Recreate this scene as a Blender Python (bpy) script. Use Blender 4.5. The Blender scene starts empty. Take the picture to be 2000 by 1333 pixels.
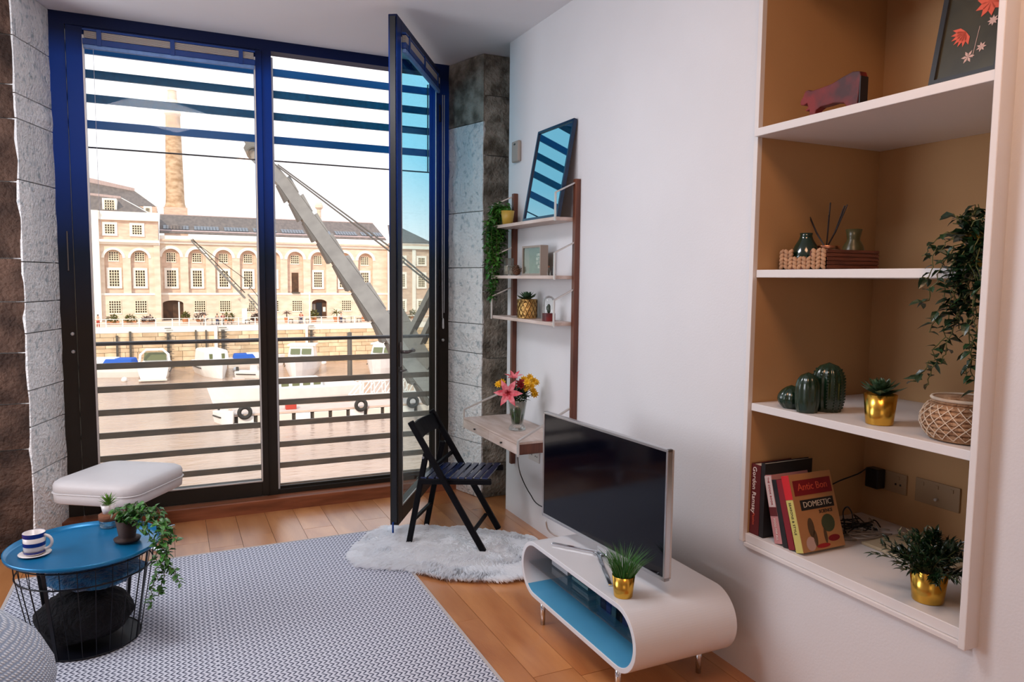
import bpy, bmesh, math, random
from mathutils import Vector, Matrix, noise
random.seed(7)
PI = math.pi
SC = bpy.context.scene
COL = SC.collection

# ------------------------------------------------------------------ camera
YAW, PITCH, ROLL, FPX = 0.43791, 0.08509, 0.01003, 1428.6
CAMP = Vector((0, 0, 1.6))
cf = Vector((math.sin(YAW)*math.cos(PITCH), math.cos(YAW)*math.cos(PITCH), -math.sin(PITCH)))
cr0 = Vector((math.cos(YAW), -math.sin(YAW), 0)); cu0 = cr0.cross(cf)
cr = cr0*math.cos(ROLL) + cu0*math.sin(ROLL)
cu = cu0*math.cos(ROLL) - cr0*math.sin(ROLL)
cam = bpy.data.cameras.new('camera'); camo = bpy.data.objects.new('camera', cam); COL.objects.link(camo)
cam.sensor_width = 36; cam.lens = 36*FPX/2000; cam.clip_end = 2000; cam.clip_start = .05
m3 = Matrix((cr, cu, -cf)).transposed()
camo.matrix_world = Matrix.Translation(CAMP) @ m3.to_4x4()
SC.camera = camo

def ray(px, py): return cf*FPX + cr*(px-1000) - cu*(py-666.5)
def atx(px, py, X): d = ray(px, py); return CAMP + d*((X-CAMP.x)/d.x)
def aty(px, py, Y): d = ray(px, py); return CAMP + d*((Y-CAMP.y)/d.y)
def atz(px, py, Z): d = ray(px, py); return CAMP + d*((Z-CAMP.z)/d.z)

# ------------------------------------------------------------------ world, sun, added room fills, exposure
w = bpy.data.worlds.new('sky'); SC.world = w; w.use_nodes = True
wn = w.node_tree; bg = wn.nodes['Background']
tc = wn.nodes.new('ShaderNodeTexCoord'); sx = wn.nodes.new('ShaderNodeSeparateXYZ'); rp = wn.nodes.new('ShaderNodeValToRGB')
wn.links.new(tc.outputs['Generated'], sx.inputs[0]); wn.links.new(sx.outputs['Z'], rp.inputs[0]); wn.links.new(rp.outputs[0], bg.inputs[0])
rp.color_ramp.elements[0].position = 0.0; rp.color_ramp.elements[0].color = (.86, .82, .83, 1)
rp.color_ramp.elements[1].position = 0.9; rp.color_ramp.elements[1].color = (.62, .76, .95, 1)
e = rp.color_ramp.elements.new(.32); e.color = (.82, .81, .83, 1)
bg.inputs[1].default_value = 1.5

def light(name, kind, loc, direction, energy, color, size=1, size_y=None, angle=None):
    l = bpy.data.lights.new(name, kind); l.energy = energy; l.color = color
    if kind == 'AREA':
        l.shape = 'RECTANGLE'; l.size = size; l.size_y = size_y or size
    if angle is not None: l.angle = angle
    o = bpy.data.objects.new(name, l); COL.objects.link(o); o.location = loc
    o.rotation_euler = Vector(direction).to_track_quat('-Z', 'Y').to_euler()
    return o
light('sun', 'SUN', (-20, -20, 40), (.50, .72, -.62), 2.6, (1, .86, .68), angle=.01)
light('left_wall_fill', 'AREA', (-2.5, 3.7, 1.9), (1, .10, .16), 60, (.90, .93, 1), 1.5, 2.1)  # unseen fill light added on the left to brighten the right wall
light('rear_fill', 'AREA', (-.9, -2.35, 1.9), (.18, 1, .1), 8, (1, .80, .62), 2.2, 1.7)  # weak unseen fill added behind the camera
light('overhead_fill', 'AREA', (.1, 2.75, 3.13), (.12, .10, -1), 46, (.96, .95, 1), 1.1, .9)  # out-of-view fill added overhead for wall and floor
light('warm_fill', 'AREA', (1.2, .7, 3.13), (.15, .0, -1), 22, (1, .56, .32), .8, .8)  # unseen warm light added to tint the right wall
SC.view_settings.view_transform = 'Standard'; SC.view_settings.look = 'None'
SC.view_settings.exposure = 0.25; SC.view_settings.gamma = 1.0; SC.view_settings.use_curve_mapping = False
SC.cycles.use_denoising = True
SC.cycles.max_bounces = 10; SC.cycles.diffuse_bounces = 5; SC.cycles.transparent_max_bounces = 24
SC.cycles.sample_clamp_indirect = 6
SC.cycles.caustics_reflective = False; SC.cycles.caustics_refractive = False

# ------------------------------------------------------------------ helpers
ORG = {}
def tag(o, label=None, cat=None, group=None, kind=None):
    if label: o['label'] = label
    if cat: o['category'] = cat
    if group: o['group'] = group
    if kind: o['kind'] = kind
    return o
def thing(name, label, cat, loc=(0, 0, 0), group=None, kind=None):
    o = bpy.data.objects.new(name, None); COL.objects.link(o); o.location = loc; o.empty_display_size = .05
    ORG[o.name] = Vector(loc)
    return tag(o, label, cat, group, kind)
def copy_tree(o, parent=None):
    c = o.copy(); COL.objects.link(c); c.parent = parent; ORG[c.name] = ORG.get(o.name, Vector())
    for ch in list(o.children): copy_tree(ch, c)
    return c
def retag(o, label, group=None):
    o['label'] = label
    if group: o['group'] = group
    return o

class MB:
    def __init__(s): s.v = []; s.f = []
    def add(s, vs, fs):
        n = len(s.v); s.v += [Vector(p) for p in vs]; s.f += [tuple(i+n for i in f) for f in fs]; return s
    def box(s, x0, x1, y0, y1, z0, z1):
        if x0 > x1: x0, x1 = x1, x0
        if y0 > y1: y0, y1 = y1, y0
        if z0 > z1: z0, z1 = z1, z0
        return s.add([(x0,y0,z0),(x1,y0,z0),(x1,y1,z0),(x0,y1,z0),(x0,y0,z1),(x1,y0,z1),(x1,y1,z1),(x0,y1,z1)],
                     [(0,3,2,1),(4,5,6,7),(0,1,5,4),(1,2,6,5),(2,3,7,6),(3,0,4,7)])
    def obox(s, c, ux, uy, uz):     # centre and three half vectors
        c = Vector(c); ux = Vector(ux); uy = Vector(uy); uz = Vector(uz)
        vs = [c+a*ux+b*uy+d*uz for d in (-1,1) for a, b in ((-1,-1),(1,-1),(1,1),(-1,1))]
        fs = [(0,3,2,1),(4,5,6,7),(0,1,5,4),(1,2,6,5),(2,3,7,6),(3,0,4,7)]
        if ux.cross(uy).dot(uz) < 0: fs = [f[::-1] for f in fs]
        return s.add(vs, fs)
    def bar(s, p0, p1, w, h, up=(0,0,1)):   # beam with rectangular section
        p0 = Vector(p0); p1 = Vector(p1); d = (p1-p0); L = d.length; d = d/L; up = Vector(up)
        sd = d.cross(up)
        if sd.length < 1e-4: sd = d.cross(Vector((1,0,0)))
        sd.normalize(); u = sd.cross(d)
        return s.obox((p0+p1)/2, d*L/2, sd*w/2, u*h/2)
    def tube(s, pts, r, n=8, cap=True):
        pts = [Vector(p) for p in pts]; N = len(pts); rs = r if isinstance(r, (list, tuple)) else [r]*N
        b = len(s.v); prev = None
        for i, p in enumerate(pts):
            d = (pts[min(i+1,N-1)]-pts[max(i-1,0)]).normalized()
            if prev is None:
                a = d.cross(Vector((0,0,1)));
                if a.length < .05: a = d.cross(Vector((1,0,0)))
            else: a = prev - d*prev.dot(d)
            a.normalize(); prev = a; c = d.cross(a)
            for k in range(n):
                t = 2*PI*k/n; s.v.append(p + (a*math.cos(t)+c*math.sin(t))*rs[i])
        for i in range(N-1):
            for k in range(n):
                s.f.append((b+i*n+k, b+i*n+(k+1)%n, b+(i+1)*n+(k+1)%n, b+(i+1)*n+k))
        if cap:
            s.f.append(tuple(b+k for k in range(n))[::-1]); s.f.append(tuple(b+(N-1)*n+k for k in range(n)))
        return s
    def lathe(s, c, prof, n=24, cap=True, sx=1, sy=1, rot=0, mod=None):   # prof: (r, z)
        c = Vector(c); b = len(s.v); N = len(prof)
        for (r, z) in prof:
            for k in range(n):
                t = 2*PI*k/n+rot; q = r*(mod(t) if mod else 1)
                s.v.append(c+Vector((q*math.cos(t)*sx, q*math.sin(t)*sy, z)))
        for i in range(N-1):
            for k in range(n): s.f.append((b+i*n+k, b+i*n+(k+1)%n, b+(i+1)*n+(k+1)%n, b+(i+1)*n+k))
        if cap:
            s.f.append(tuple(b+k for k in range(n))[::-1]); s.f.append(tuple(b+(N-1)*n+k for k in range(n)))
        return s
    def prism(s, poly, o, u, v, n, t):  # polygon (a,b) in plane o+a*u+b*v, extruded t along n
        o = Vector(o); u = Vector(u); v = Vector(v); n = Vector(n)
        N = len(poly); vs = [o+a*u+b*v for a, b in poly]+[o+a*u+b*v+n*t for a, b in poly]
        fs = [tuple(range(N))[::-1], tuple(range(N, 2*N))]+[(i, (i+1)%N, N+(i+1)%N, N+i) for i in range(N)]
        if u.cross(v).dot(n)*t < 0: fs = [f[::-1] for f in fs]
        return s.add(vs, fs)
    def build(s, name, mt, parent=None, smooth=False, bevel=0, segs=2, org=None, label=None, kind=None, sub=0, fix=False, solid=0):
        off = ORG[parent.name] if parent is not None else Vector(org or (0,0,0))
        me = bpy.data.meshes.new(name); me.from_pydata([tuple(p-off) for p in s.v], [], s.f); me.update()
        if fix:
            bm = bmesh.new(); bm.from_mesh(me); bmesh.ops.remove_doubles(bm, verts=bm.verts, dist=1e-5)
            bmesh.ops.recalc_face_normals(bm, faces=bm.faces); bm.to_mesh(me); bm.free()
        if smooth:
            me.polygons.foreach_set('use_smooth', [True]*len(me.polygons))
            me.update()
        if mt: me.materials.append(mt)
        o = bpy.data.objects.new(name, me); COL.objects.link(o)
        if parent is not None: o.parent = parent
        else: o.location = off
        ORG[o.name] = off
        if solid:
            md = o.modifiers.new('t', 'SOLIDIFY'); md.thickness = solid; md.offset = 0
        if bevel:
            md = o.modifiers.new('b', 'BEVEL'); md.width = bevel; md.segments = segs; md.limit_method = 'ANGLE'; md.angle_limit = .6
        if sub:
            md = o.modifiers.new('s', 'SUBSURF'); md.levels = sub; md.render_levels = sub
        if label: o['label'] = label
        if kind: o['kind'] = kind
        return o
def part_from(me, name, parent, mw, kind=None):   # share mesh data, place by matrix in world, relative to parent's origin
    o = bpy.data.objects.new(name, me); COL.objects.link(o); o.parent = parent
    off = ORG[parent.name]; o.matrix_basis = Matrix.Translation(-off) @ mw; ORG[o.name] = off
    if kind: o['kind'] = kind
    return o
def mesh_of(mb, name, mt, smooth=False):
    me = bpy.data.meshes.new(name); me.from_pydata([tuple(p) for p in mb.v], [], mb.f); me.update()
    if smooth: me.polygons.foreach_set('use_smooth', [True]*len(me.polygons))
    me.materials.append(mt); return me
def frame_m(o, x, y, z):
    m = Matrix((x, y, z)).transposed().to_4x4(); m.translation = o; return m
def text(body, name, parent, mt, origin, right, up, size, depth=.0008, squash=1.0):
    cu_ = bpy.data.curves.new(name, 'FONT'); cu_.body = body; cu_.size = size; cu_.extrude = depth
    cu_.align_x = 'CENTER'; cu_.align_y = 'CENTER'; cu_.resolution_u = 2
    t = bpy.data.objects.new(name, cu_); COL.objects.link(t); bpy.context.view_layer.update()
    me = bpy.data.meshes.new_from_object(t.evaluated_get(bpy.context.evaluated_depsgraph_get()))
    COL.objects.unlink(t); bpy.data.objects.remove(t)
    r = Vector(right).normalized(); u = Vector(up).normalized(); n = r.cross(u)
    me.materials.clear(); me.materials.append(mt)
    o = bpy.data.objects.new(name, me); COL.objects.link(o); o.parent = parent
    o.matrix_basis = Matrix.Translation(-ORG[parent.name]) @ frame_m(Vector(origin), r*squash, u, n)
    ORG[o.name] = ORG[parent.name]
    return o

# ------------------------------------------------------------------ materials
def mat(name, col, rough=.6, metal=0, var=0, vscale=8, stretch=(1,1,1), bump=0, bscale=60, col2=None, rnd=0, spec=.5,
        coat=0, sheen=0, trans=0, distort=0, detail=5, ramp=(.35,.65), alpha=1, emis=None):
    m = bpy.data.materials.new(name); m.use_nodes = True; nt = m.node_tree; N = nt.nodes; L = nt.links
    p = N['Principled BSDF']; p.inputs['Roughness'].default_value = rough; p.inputs['Metallic'].default_value = metal
    p.inputs['Specular IOR Level'].default_value = spec
    p.inputs['Coat Weight'].default_value = coat; p.inputs['Sheen Weight'].default_value = sheen
    p.inputs['Transmission Weight'].default_value = trans
    c = tuple(col)+(1,); p.inputs['Base Color'].default_value = c
    out = None
    if col2 or var or bump:
        tcn = N.new('ShaderNodeTexCoord'); mp = N.new('ShaderNodeMapping'); mp.inputs['Scale'].default_value = stretch
        L.new(tcn.outputs['Object'], mp.inputs[0])
    if col2 or var:
        nz = N.new('ShaderNodeTexNoise'); nz.inputs['Scale'].default_value = vscale; nz.inputs['Detail'].default_value = detail
        nz.inputs['Distortion'].default_value = distort
        L.new(mp.outputs[0], nz.inputs['Vector'])
        cr_ = N.new('ShaderNodeValToRGB'); L.new(nz.outputs[0], cr_.inputs[0])
        c2 = tuple(col2) if col2 else tuple(x*(1-var) for x in col)
        cr_.color_ramp.elements[0].position = ramp[0]; cr_.color_ramp.elements[1].position = ramp[1]
        cr_.color_ramp.elements[0].color = tuple(c2)+(1,); cr_.color_ramp.elements[1].color = c
        out = cr_.outputs[0]
        if rnd:   # shift the noise per object so alike pieces differ
            oi = N.new('ShaderNodeObjectInfo'); ad = N.new('ShaderNodeVectorMath'); ad.operation = 'ADD'
            mu = N.new('ShaderNodeMath'); mu.operation = 'MULTIPLY'; mu.inputs[1].default_value = 37
            L.new(oi.outputs['Random'], mu.inputs[0]); L.new(mu.outputs[0], ad.inputs[1]); L.new(mp.outputs[0], ad.inputs[0]); L.new(ad.outputs[0], nz.inputs['Vector'])
    if rnd:
        oi2 = N.new('ShaderNodeObjectInfo'); hs = N.new('ShaderNodeHueSaturation'); mr = N.new('ShaderNodeMapRange')
        mr.inputs['To Min'].default_value = 1-rnd; mr.inputs['To Max'].default_value = 1+rnd
        L.new(oi2.outputs['Random'], mr.inputs[0]); L.new(mr.outputs[0], hs.inputs['Value'])
        if out: L.new(out, hs.inputs['Color'])
        else: hs.inputs['Color'].default_value = c
        out = hs.outputs[0]
    if out: L.new(out, p.inputs['Base Color'])
    if bump:
        nb = N.new('ShaderNodeTexNoise'); nb.inputs['Scale'].default_value = bscale; nb.inputs['Detail'].default_value = 4
        L.new(mp.outputs[0], nb.inputs['Vector']); bp = N.new('ShaderNodeBump'); bp.inputs['Strength'].default_value = bump
        bp.inputs['Distance'].default_value = .02
        L.new(nb.outputs[0], bp.inputs['Height']); L.new(bp.outputs[0], p.inputs['Normal'])
    if emis: p.inputs['Emission Color'].default_value = tuple(emis)+(1,); p.inputs['Emission Strength'].default_value = 1
    return m
def glass(name, tint=(.93,.97,.98), refl=.6, rough=.01, ior=1.45):
    m = bpy.data.materials.new(name); m.use_nodes = True; nt = m.node_tree; N = nt.nodes; L = nt.links
    N.remove(N['Principled BSDF']); o = N['Material Output']
    t = N.new('ShaderNodeBsdfTransparent'); t.inputs[0].default_value = tuple(tint)+(1,)
    g = N.new('ShaderNodeBsdfGlossy'); g.inputs['Roughness'].default_value = rough
    fr = N.new('ShaderNodeFresnel'); fr.inputs['IOR'].default_value = ior
    mu = N.new('ShaderNodeMath'); mu.operation = 'MULTIPLY'; mu.inputs[1].default_value = refl
    L.new(fr.outputs[0], mu.inputs[0]); mx = N.new('ShaderNodeMixShader')
    L.new(mu.outputs[0], mx.inputs[0]); L.new(t.outputs[0], mx.inputs[1]); L.new(g.outputs[0], mx.inputs[2]); L.new(mx.outputs[0], o.inputs[0])
    return m
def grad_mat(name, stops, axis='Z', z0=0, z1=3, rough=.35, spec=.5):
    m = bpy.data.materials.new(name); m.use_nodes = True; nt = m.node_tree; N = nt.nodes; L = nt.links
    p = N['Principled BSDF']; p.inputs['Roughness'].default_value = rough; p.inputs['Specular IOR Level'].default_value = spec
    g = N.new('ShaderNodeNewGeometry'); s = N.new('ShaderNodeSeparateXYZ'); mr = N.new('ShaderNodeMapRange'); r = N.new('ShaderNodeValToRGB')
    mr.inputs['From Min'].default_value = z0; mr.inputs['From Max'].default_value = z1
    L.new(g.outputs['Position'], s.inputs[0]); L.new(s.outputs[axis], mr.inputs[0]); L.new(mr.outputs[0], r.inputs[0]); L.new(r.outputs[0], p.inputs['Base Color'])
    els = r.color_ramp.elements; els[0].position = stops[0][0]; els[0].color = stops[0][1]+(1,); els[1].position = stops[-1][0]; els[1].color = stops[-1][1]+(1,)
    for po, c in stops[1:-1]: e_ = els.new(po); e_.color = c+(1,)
    return m

M = {}
M['plaster'] = mat('white plaster', (.745,.75,.775), .75, var=.05, vscale=1.4, bump=.05, bscale=120)
M['ceiling'] = mat('ceiling paint', (.84,.84,.87), .8, var=.04, vscale=1.0)
M['niche'] = mat('alcove lining with shade painted in', (.53,.32,.15), .8, var=.10, vscale=2.0, bump=.04, bscale=150)  # warm shade inside the alcove put into the lining's colour
M['shelf'] = mat('white satin lacquer', (.76,.73,.72), .4, var=.03, vscale=3)
M['oak'] = mat('oak plank', (.66,.29,.10), .26, var=.0, col2=(.40,.13,.032), coat=.5, vscale=1.3, stretch=(5,1.0,1), distort=.5, rnd=.13, bump=.08, bscale=30, spec=.6, ramp=(.30,.72))
def knots(m):
    nt_ = m.node_tree; N_ = nt_.nodes; L_ = nt_.links; p_ = N_['Principled BSDF']; src = p_.inputs['Base Color'].links[0].from_socket
    t_ = N_.new('ShaderNodeTexCoord'); mp_ = N_.new('ShaderNodeMapping'); mp_.inputs['Scale'].default_value = (4.2, 1.9, 1); oi_ = N_.new('ShaderNodeObjectInfo')
    vm = N_.new('ShaderNodeVectorMath'); vm.operation = 'ADD'; mu_ = N_.new('ShaderNodeMath'); mu_.operation = 'MULTIPLY'; mu_.inputs[1].default_value = 53
    L_.new(t_.outputs['Object'], mp_.inputs[0]); L_.new(oi_.outputs['Random'], mu_.inputs[0]); L_.new(mp_.outputs[0], vm.inputs[0]); L_.new(mu_.outputs[0], vm.inputs[1])
    v_ = N_.new('ShaderNodeTexVoronoi'); v_.inputs['Scale'].default_value = 1.0; L_.new(vm.outputs[0], v_.inputs['Vector'])
    r2 = N_.new('ShaderNodeValToRGB'); r2.color_ramp.elements[0].position = .035; r2.color_ramp.elements[0].color = (.10,.06,.04,1); r2.color_ramp.elements[1].position = .13; r2.color_ramp.elements[1].color = (1,1,1,1)
    e2 = r2.color_ramp.elements.new(.065); e2.color = (.55,.45,.38,1)
    L_.new(v_.outputs['Distance'], r2.inputs[0]); mx_ = N_.new('ShaderNodeMix'); mx_.data_type = 'RGBA'; mx_.blend_type = 'MULTIPLY'; mx_.inputs['Factor'].default_value = 1
    L_.new(src, mx_.inputs['A']); L_.new(r2.outputs[0], mx_.inputs['B']); L_.new(mx_.outputs['Result'], p_.inputs['Base Color'])
    p_.inputs['Coat Roughness'].default_value = .34; p_.inputs['Coat IOR'].default_value = 1.8; p_.inputs['Coat Weight'].default_value = .8
knots(M['oak'])
M['step'] = mat('dark stained oak', (.30,.10,.045), .35, col2=(.17,.05,.02), vscale=3, stretch=(1,12,8), bump=.05)
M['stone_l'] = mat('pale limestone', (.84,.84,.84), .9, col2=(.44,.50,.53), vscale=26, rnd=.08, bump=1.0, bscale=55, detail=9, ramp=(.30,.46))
M['stone_d'] = mat('limestone with dark shade painted in', (.115,.065,.045), .95, col2=(.03,.015,.010), vscale=7, rnd=.25, bump=1.0, bscale=45, detail=9)  # deep shade on the left pillar's front put into the stone colour
M['stone_g'] = mat('limestone with grey shade painted in', (.34,.30,.25), .95, col2=(.10,.085,.065), vscale=9, rnd=.22, bump=1.0, bscale=45, detail=9, ramp=(.36,.62))  # half shade on the right pillar put into the stone colour
M['joint'] = mat('grey mortar', (.36,.35,.34), .95, bump=.6)
M['frame'] = grad_mat('frame with blue shadow tint painted in', [(0,(.022,.018,.014)),(.40,(.020,.013,.009)),(.55,(.004,.012,.03)),(.72,(.0,.035,.26)),(.92,(.0,.045,.32)),(.97,(.0,.008,.06)),(1,(.0,.005,.04))], z0=0, z1=3.15, rough=.4, spec=.2)  # blue-cast shadows on the frame put into the colour by height
M['frame_blue'] = mat('glossy blue frame paint', (.002,.04,.22), .25)
M['steel'] = mat('brushed steel', (.55,.55,.56), .3, 1, bump=.03)
M['chrome'] = mat('chrome', (.75,.78,.82), .12, 1)
M['galv'] = mat('galvanised steel', (.62,.60,.58), .45, .6)
M['slat_top'] = mat('teal blue louvre paint', (.004,.17,.36), .4, col2=(.004,.12,.25), vscale=40, bump=.1)
M['slat_top2'] = mat('strong blue louvre paint', (.003,.15,.46), .4)
M['slat_low'] = mat('weathered bronze slat', (.30,.24,.18), .5, col2=(.20,.18,.15), vscale=30, stretch=(.2,1,1))
M['rail'] = mat('dark handrail', (.11,.10,.10), .3, .5)
M['glass'] = glass('window glass', (.97,.985,.985), .22)
M['glass_blue'] = glass('door glass bluer towards the top', (.90,.98,.99), .3)
nt_ = M['glass_blue'].node_tree; g_ = nt_.nodes.new('ShaderNodeNewGeometry'); s_ = nt_.nodes.new('ShaderNodeSeparateXYZ'); r_ = nt_.nodes.new('ShaderNodeValToRGB'); q_ = nt_.nodes.new('ShaderNodeMath'); q_.operation = 'MULTIPLY'; q_.inputs[1].default_value = .33
nt_.links.new(g_.outputs['Position'], s_.inputs[0]); nt_.links.new(s_.outputs['Z'], q_.inputs[0]); nt_.links.new(q_.outputs[0], r_.inputs[0]); nt_.links.new(r_.outputs[0], nt_.nodes['Transparent BSDF'].inputs[0])
r_.color_ramp.elements[0].position = .56; r_.color_ramp.elements[0].color = (.90,.96,.95,1); r_.color_ramp.elements[1].position = .80; r_.color_ramp.elements[1].color = (.48,.81,.92,1)  # tint runs from nearly clear to cyan with height
M['glass_clear'] = glass('clear glass', (.97,.99,.98), .6, .0, 1.5)
M['blind'] = mat('pale blind slats', (.62,.55,.50), .5)
M['blind_rail'] = mat('blue blind rail', (.16,.30,.62), .4, var=.2, vscale=30)
M['cord'] = mat('white cord', (.7,.72,.75), .6)
M['black'] = mat('black satin', (.006,.007,.010), .35)
M['black_wood'] = mat('black stained wood', (.002,.002,.004), .5, spec=.15, var=.3, vscale=20, stretch=(1,1,6), bump=.05)
M['seat_blue'] = mat('blue black slats', (.008,.018,.07), .18, spec=.8)
M['screen'] = mat('black glossy screen', (.001,.0015,.005), .08, spec=.35)
M['white_lac'] = mat('white lacquered plywood', (.72,.73,.76), .28, spec=.5, var=.03, vscale=2)
M['bench_in'] = mat('blue lacquer inner face', (.10,.40,.66), .3, var=.1, vscale=4)
M['walnut'] = mat('walnut', (.17,.055,.028), .4, col2=(.09,.025,.012), vscale=5, stretch=(6,6,.6), bump=.05)
M['pale_oak'] = mat('pale ash veneer', (.66,.55,.50), .45, col2=(.50,.38,.32), vscale=4, stretch=(6,1,6))
M['tray'] = mat('blue metal tray', (.008,.19,.42), .28, .35, var=.15, vscale=5)
M['wire'] = mat('black wire', (.004,.005,.010), .45, spec=.3)
M['cream'] = mat('cream leather', (.66,.63,.63), .5, var=.05, vscale=4, bump=.08, bscale=200)
M['cream_side'] = mat('tan brown leather', (.30,.135,.075), .55, var=.15, vscale=6, bump=.15, bscale=180)
M['leaf'] = mat('ivy leaf', (.07,.24,.03), .4, col2=(.02,.10,.015), vscale=9, rnd=.3, spec=.6)
M['leaf_dark'] = mat('dark green leaf', (.012,.055,.016), .35, col2=(.003,.015,.006), vscale=9, rnd=.35, spec=.7)
M['leaf_fresh'] = mat('fresh green leaf', (.16,.32,.03), .4, col2=(.05,.15,.01), vscale=20, rnd=.3)
M['leaf_pale'] = mat('variegated leaf', (.35,.50,.20), .45, rnd=.3)
M['grass'] = mat('grass green', (.025,.13,.02), .45, col2=(.07,.26,.05), vscale=16)
M['succ'] = mat('dark succulent', (.02,.055,.025), .4, col2=(.06,.12,.06), vscale=14, rnd=.2)
M['stem'] = mat('stem', (.10,.11,.03), .6)
M['soil'] = mat('soil', (.03,.018,.01), .9, bump=.6)
M['gold'] = mat('gold metal', (.72,.42,.07), .22, 1)
M['brass_pot'] = mat('hammered brass', (.60,.36,.12), .3, .9, bump=.5, bscale=60)
M['terracotta'] = mat('dark terracotta', (.035,.014,.010), .7)
M['cork'] = mat('cork', (.20,.07,.03), .8, bump=.3)
M['ceramic'] = mat('white ceramic', (.74,.68,.66), .25)
M['blue_glaze'] = mat('cobalt glaze', (.005,.02,.20), .2)
M['green_glaze'] = mat('dark green glaze', (.004,.022,.014), .12, spec=.8)
M['cactus'] = mat('dark green ceramic', (.006,.025,.012), .18, spec=.7)
M['olive_glass'] = mat('olive glass', (.055,.05,.02), .3, spec=.4)
M['straw'] = mat('braided straw', (.55,.33,.19), .7, col2=(.36,.18,.09), vscale=20, bump=.3, bscale=90, rnd=.15)
M['straw_dark'] = mat('dark woven cane', (.16,.045,.022), .7, col2=(.08,.02,.01), vscale=14, stretch=(1,1,12), bump=.3)
M['rope'] = mat('natural rope basket', (.50,.30,.17), .8, col2=(.30,.15,.07), vscale=40, bump=.5, bscale=90)
M['rope_pale'] = mat('pale lacing', (.70,.58,.45), .8)
M['red_wood'] = mat('red painted wood', (.20,.008,.008), .5, col2=(.05,.008,.010), vscale=9, ramp=(.4,.6))
M['dark_edge'] = mat('dark edge', (.012,.008,.010), .5)
M['knit'] = mat('pale blue knit', (.52,.60,.70), .9, col2=(.30,.36,.46), vscale=60, bump=.6, bscale=110)
M['throw'] = mat('blue throw', (.01,.20,.46), .95, col2=(.004,.05,.15), vscale=18, bump=1.0, bscale=60, sheen=.4)
M['throw_dark'] = mat('black throw', (.0015,.002,.005), .95, bump=1, bscale=60)
M['fur'] = mat('white fur', (.97,.985,1.0), .9)
nt_ = M['fur'].node_tree; tl_ = nt_.nodes.new('ShaderNodeBsdfTranslucent'); tl_.inputs[0].default_value = (.95,.97,1,1); ms_ = nt_.nodes.new('ShaderNodeMixShader'); ms_.inputs[0].default_value = .45
nt_.links.new(nt_.nodes['Principled BSDF'].outputs[0], ms_.inputs[1]); nt_.links.new(tl_.outputs[0], ms_.inputs[2]); nt_.links.new(ms_.outputs[0], nt_.nodes['Material Output'].inputs[0])
M['wicker_wood'] = mat('log wood', (.18,.08,.04), .8, col2=(.07,.03,.02), vscale=14)
M['plastic_grey'] = mat('taupe plastic', (.36,.31,.27), .5)
M['plastic_white'] = mat('white plastic', (.62,.60,.58), .4)
M['plate_dim'] = mat('beige socket plate', (.34,.23,.13), .5)
M['paper'] = mat('paper pages', (.60,.52,.42), .8)
def flat(n, c, r=.6): M[n] = mat(n, c, r); return M[n]
for n, c in dict(book_red=(.10,.004,.006), book_pink=(.50,.22,.22), book_black=(.008,.006,.008), book_crimson=(.20,.004,.012), book_ochre=(.45,.22,.09), book_yellow=(.55,.48,.13),
                 ink_black=(.01,.01,.012), ink_white=(.80,.74,.70), ink_red=(.35,.01,.015), ink_blue=(.01,.03,.25), bright_red=(.55,.006,.012), print_green=(.05,.07,.035),
                 print_brown=(.09,.055,.028), coral=(.60,.09,.045), pale_pink=(.55,.38,.34), olive_bg=(.055,.055,.028), candle=(.62,.46,.32), wax=(.7,.62,.48)).items(): flat(n, c)
# ================================================================== ROOM SHELL
WX = 2.085; CEIL = 3.155; WY = 5.2
def struct(name): o = thing(name, None, None); o['kind'] = 'structure'; return o
NY0, NY1, NZ0, NZ1 = 1.285, 2.20, .588, 2.78
mb = MB(); mb.box(WX, WX+.13, -2.5, NY0-.018, 0, CEIL).box(WX, WX+.13, NY1+.018, 4.53, 0, CEIL)
mb.box(WX, WX+.13, NY0-.018, NY1+.018, 0, NZ0-.036).box(WX, WX+.13, NY0-.018, NY1+.018, NZ1+.02, CEIL)
mb.build('wall_right', M['plaster'], kind='structure')
MB().box(2.82, 2.95, -2.6, 5.25, -.1, CEIL+.1).build('wall_right_light_stop', M['plaster'], kind='structure')  # unseen box added to keep sky light out behind the right wall
MB().box(-2.72, -2.6, -2.6, 5.2, -.1, CEIL+.1).build('wall_left', M['plaster'], kind='structure')
MB().box(-2.6, 2.82, -2.62, -2.5, -.1, CEIL+.1).build('wall_back', M['plaster'], kind='structure')
MB().box(-2.72, 2.95, -2.62, 5.36, CEIL, CEIL+.35).build('ceiling', M['ceiling'], kind='structure')
# floor with individual planks
fl = struct('floor')
MB().box(-2.6, 2.82, -2.5, 5.2, -.3, -.016).build('subfloor', M['joint'], fl)
PW = .185; rows = int(5.42/PW)+1
plank_lib = {}
for i in range(rows):
    x0 = -2.6+i*PW; x1 = min(x0+PW-.0022, 2.82)
    if x1-x0 < .03: continue
    y = -2.5 - random.random()*1.2
    while y < 5.08:
        L = random.choice((1.2, 1.6, 1.9, 2.2)); ya, yb = max(y, -2.5), min(y+L-.0022, 5.1)
        y += L
        if yb-ya < .05: continue
        MB().box(x0, x1, ya, yb, -.016, random.uniform(-.0006, .0)).build('plank', M['oak'], fl)
# sill step in front of the window
st = struct('trim_1')
MB().box(-.72, 1.97, 5.10, 5.32, -.02, .086).build('sill_board', M['step'], st, bevel=.006)

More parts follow.
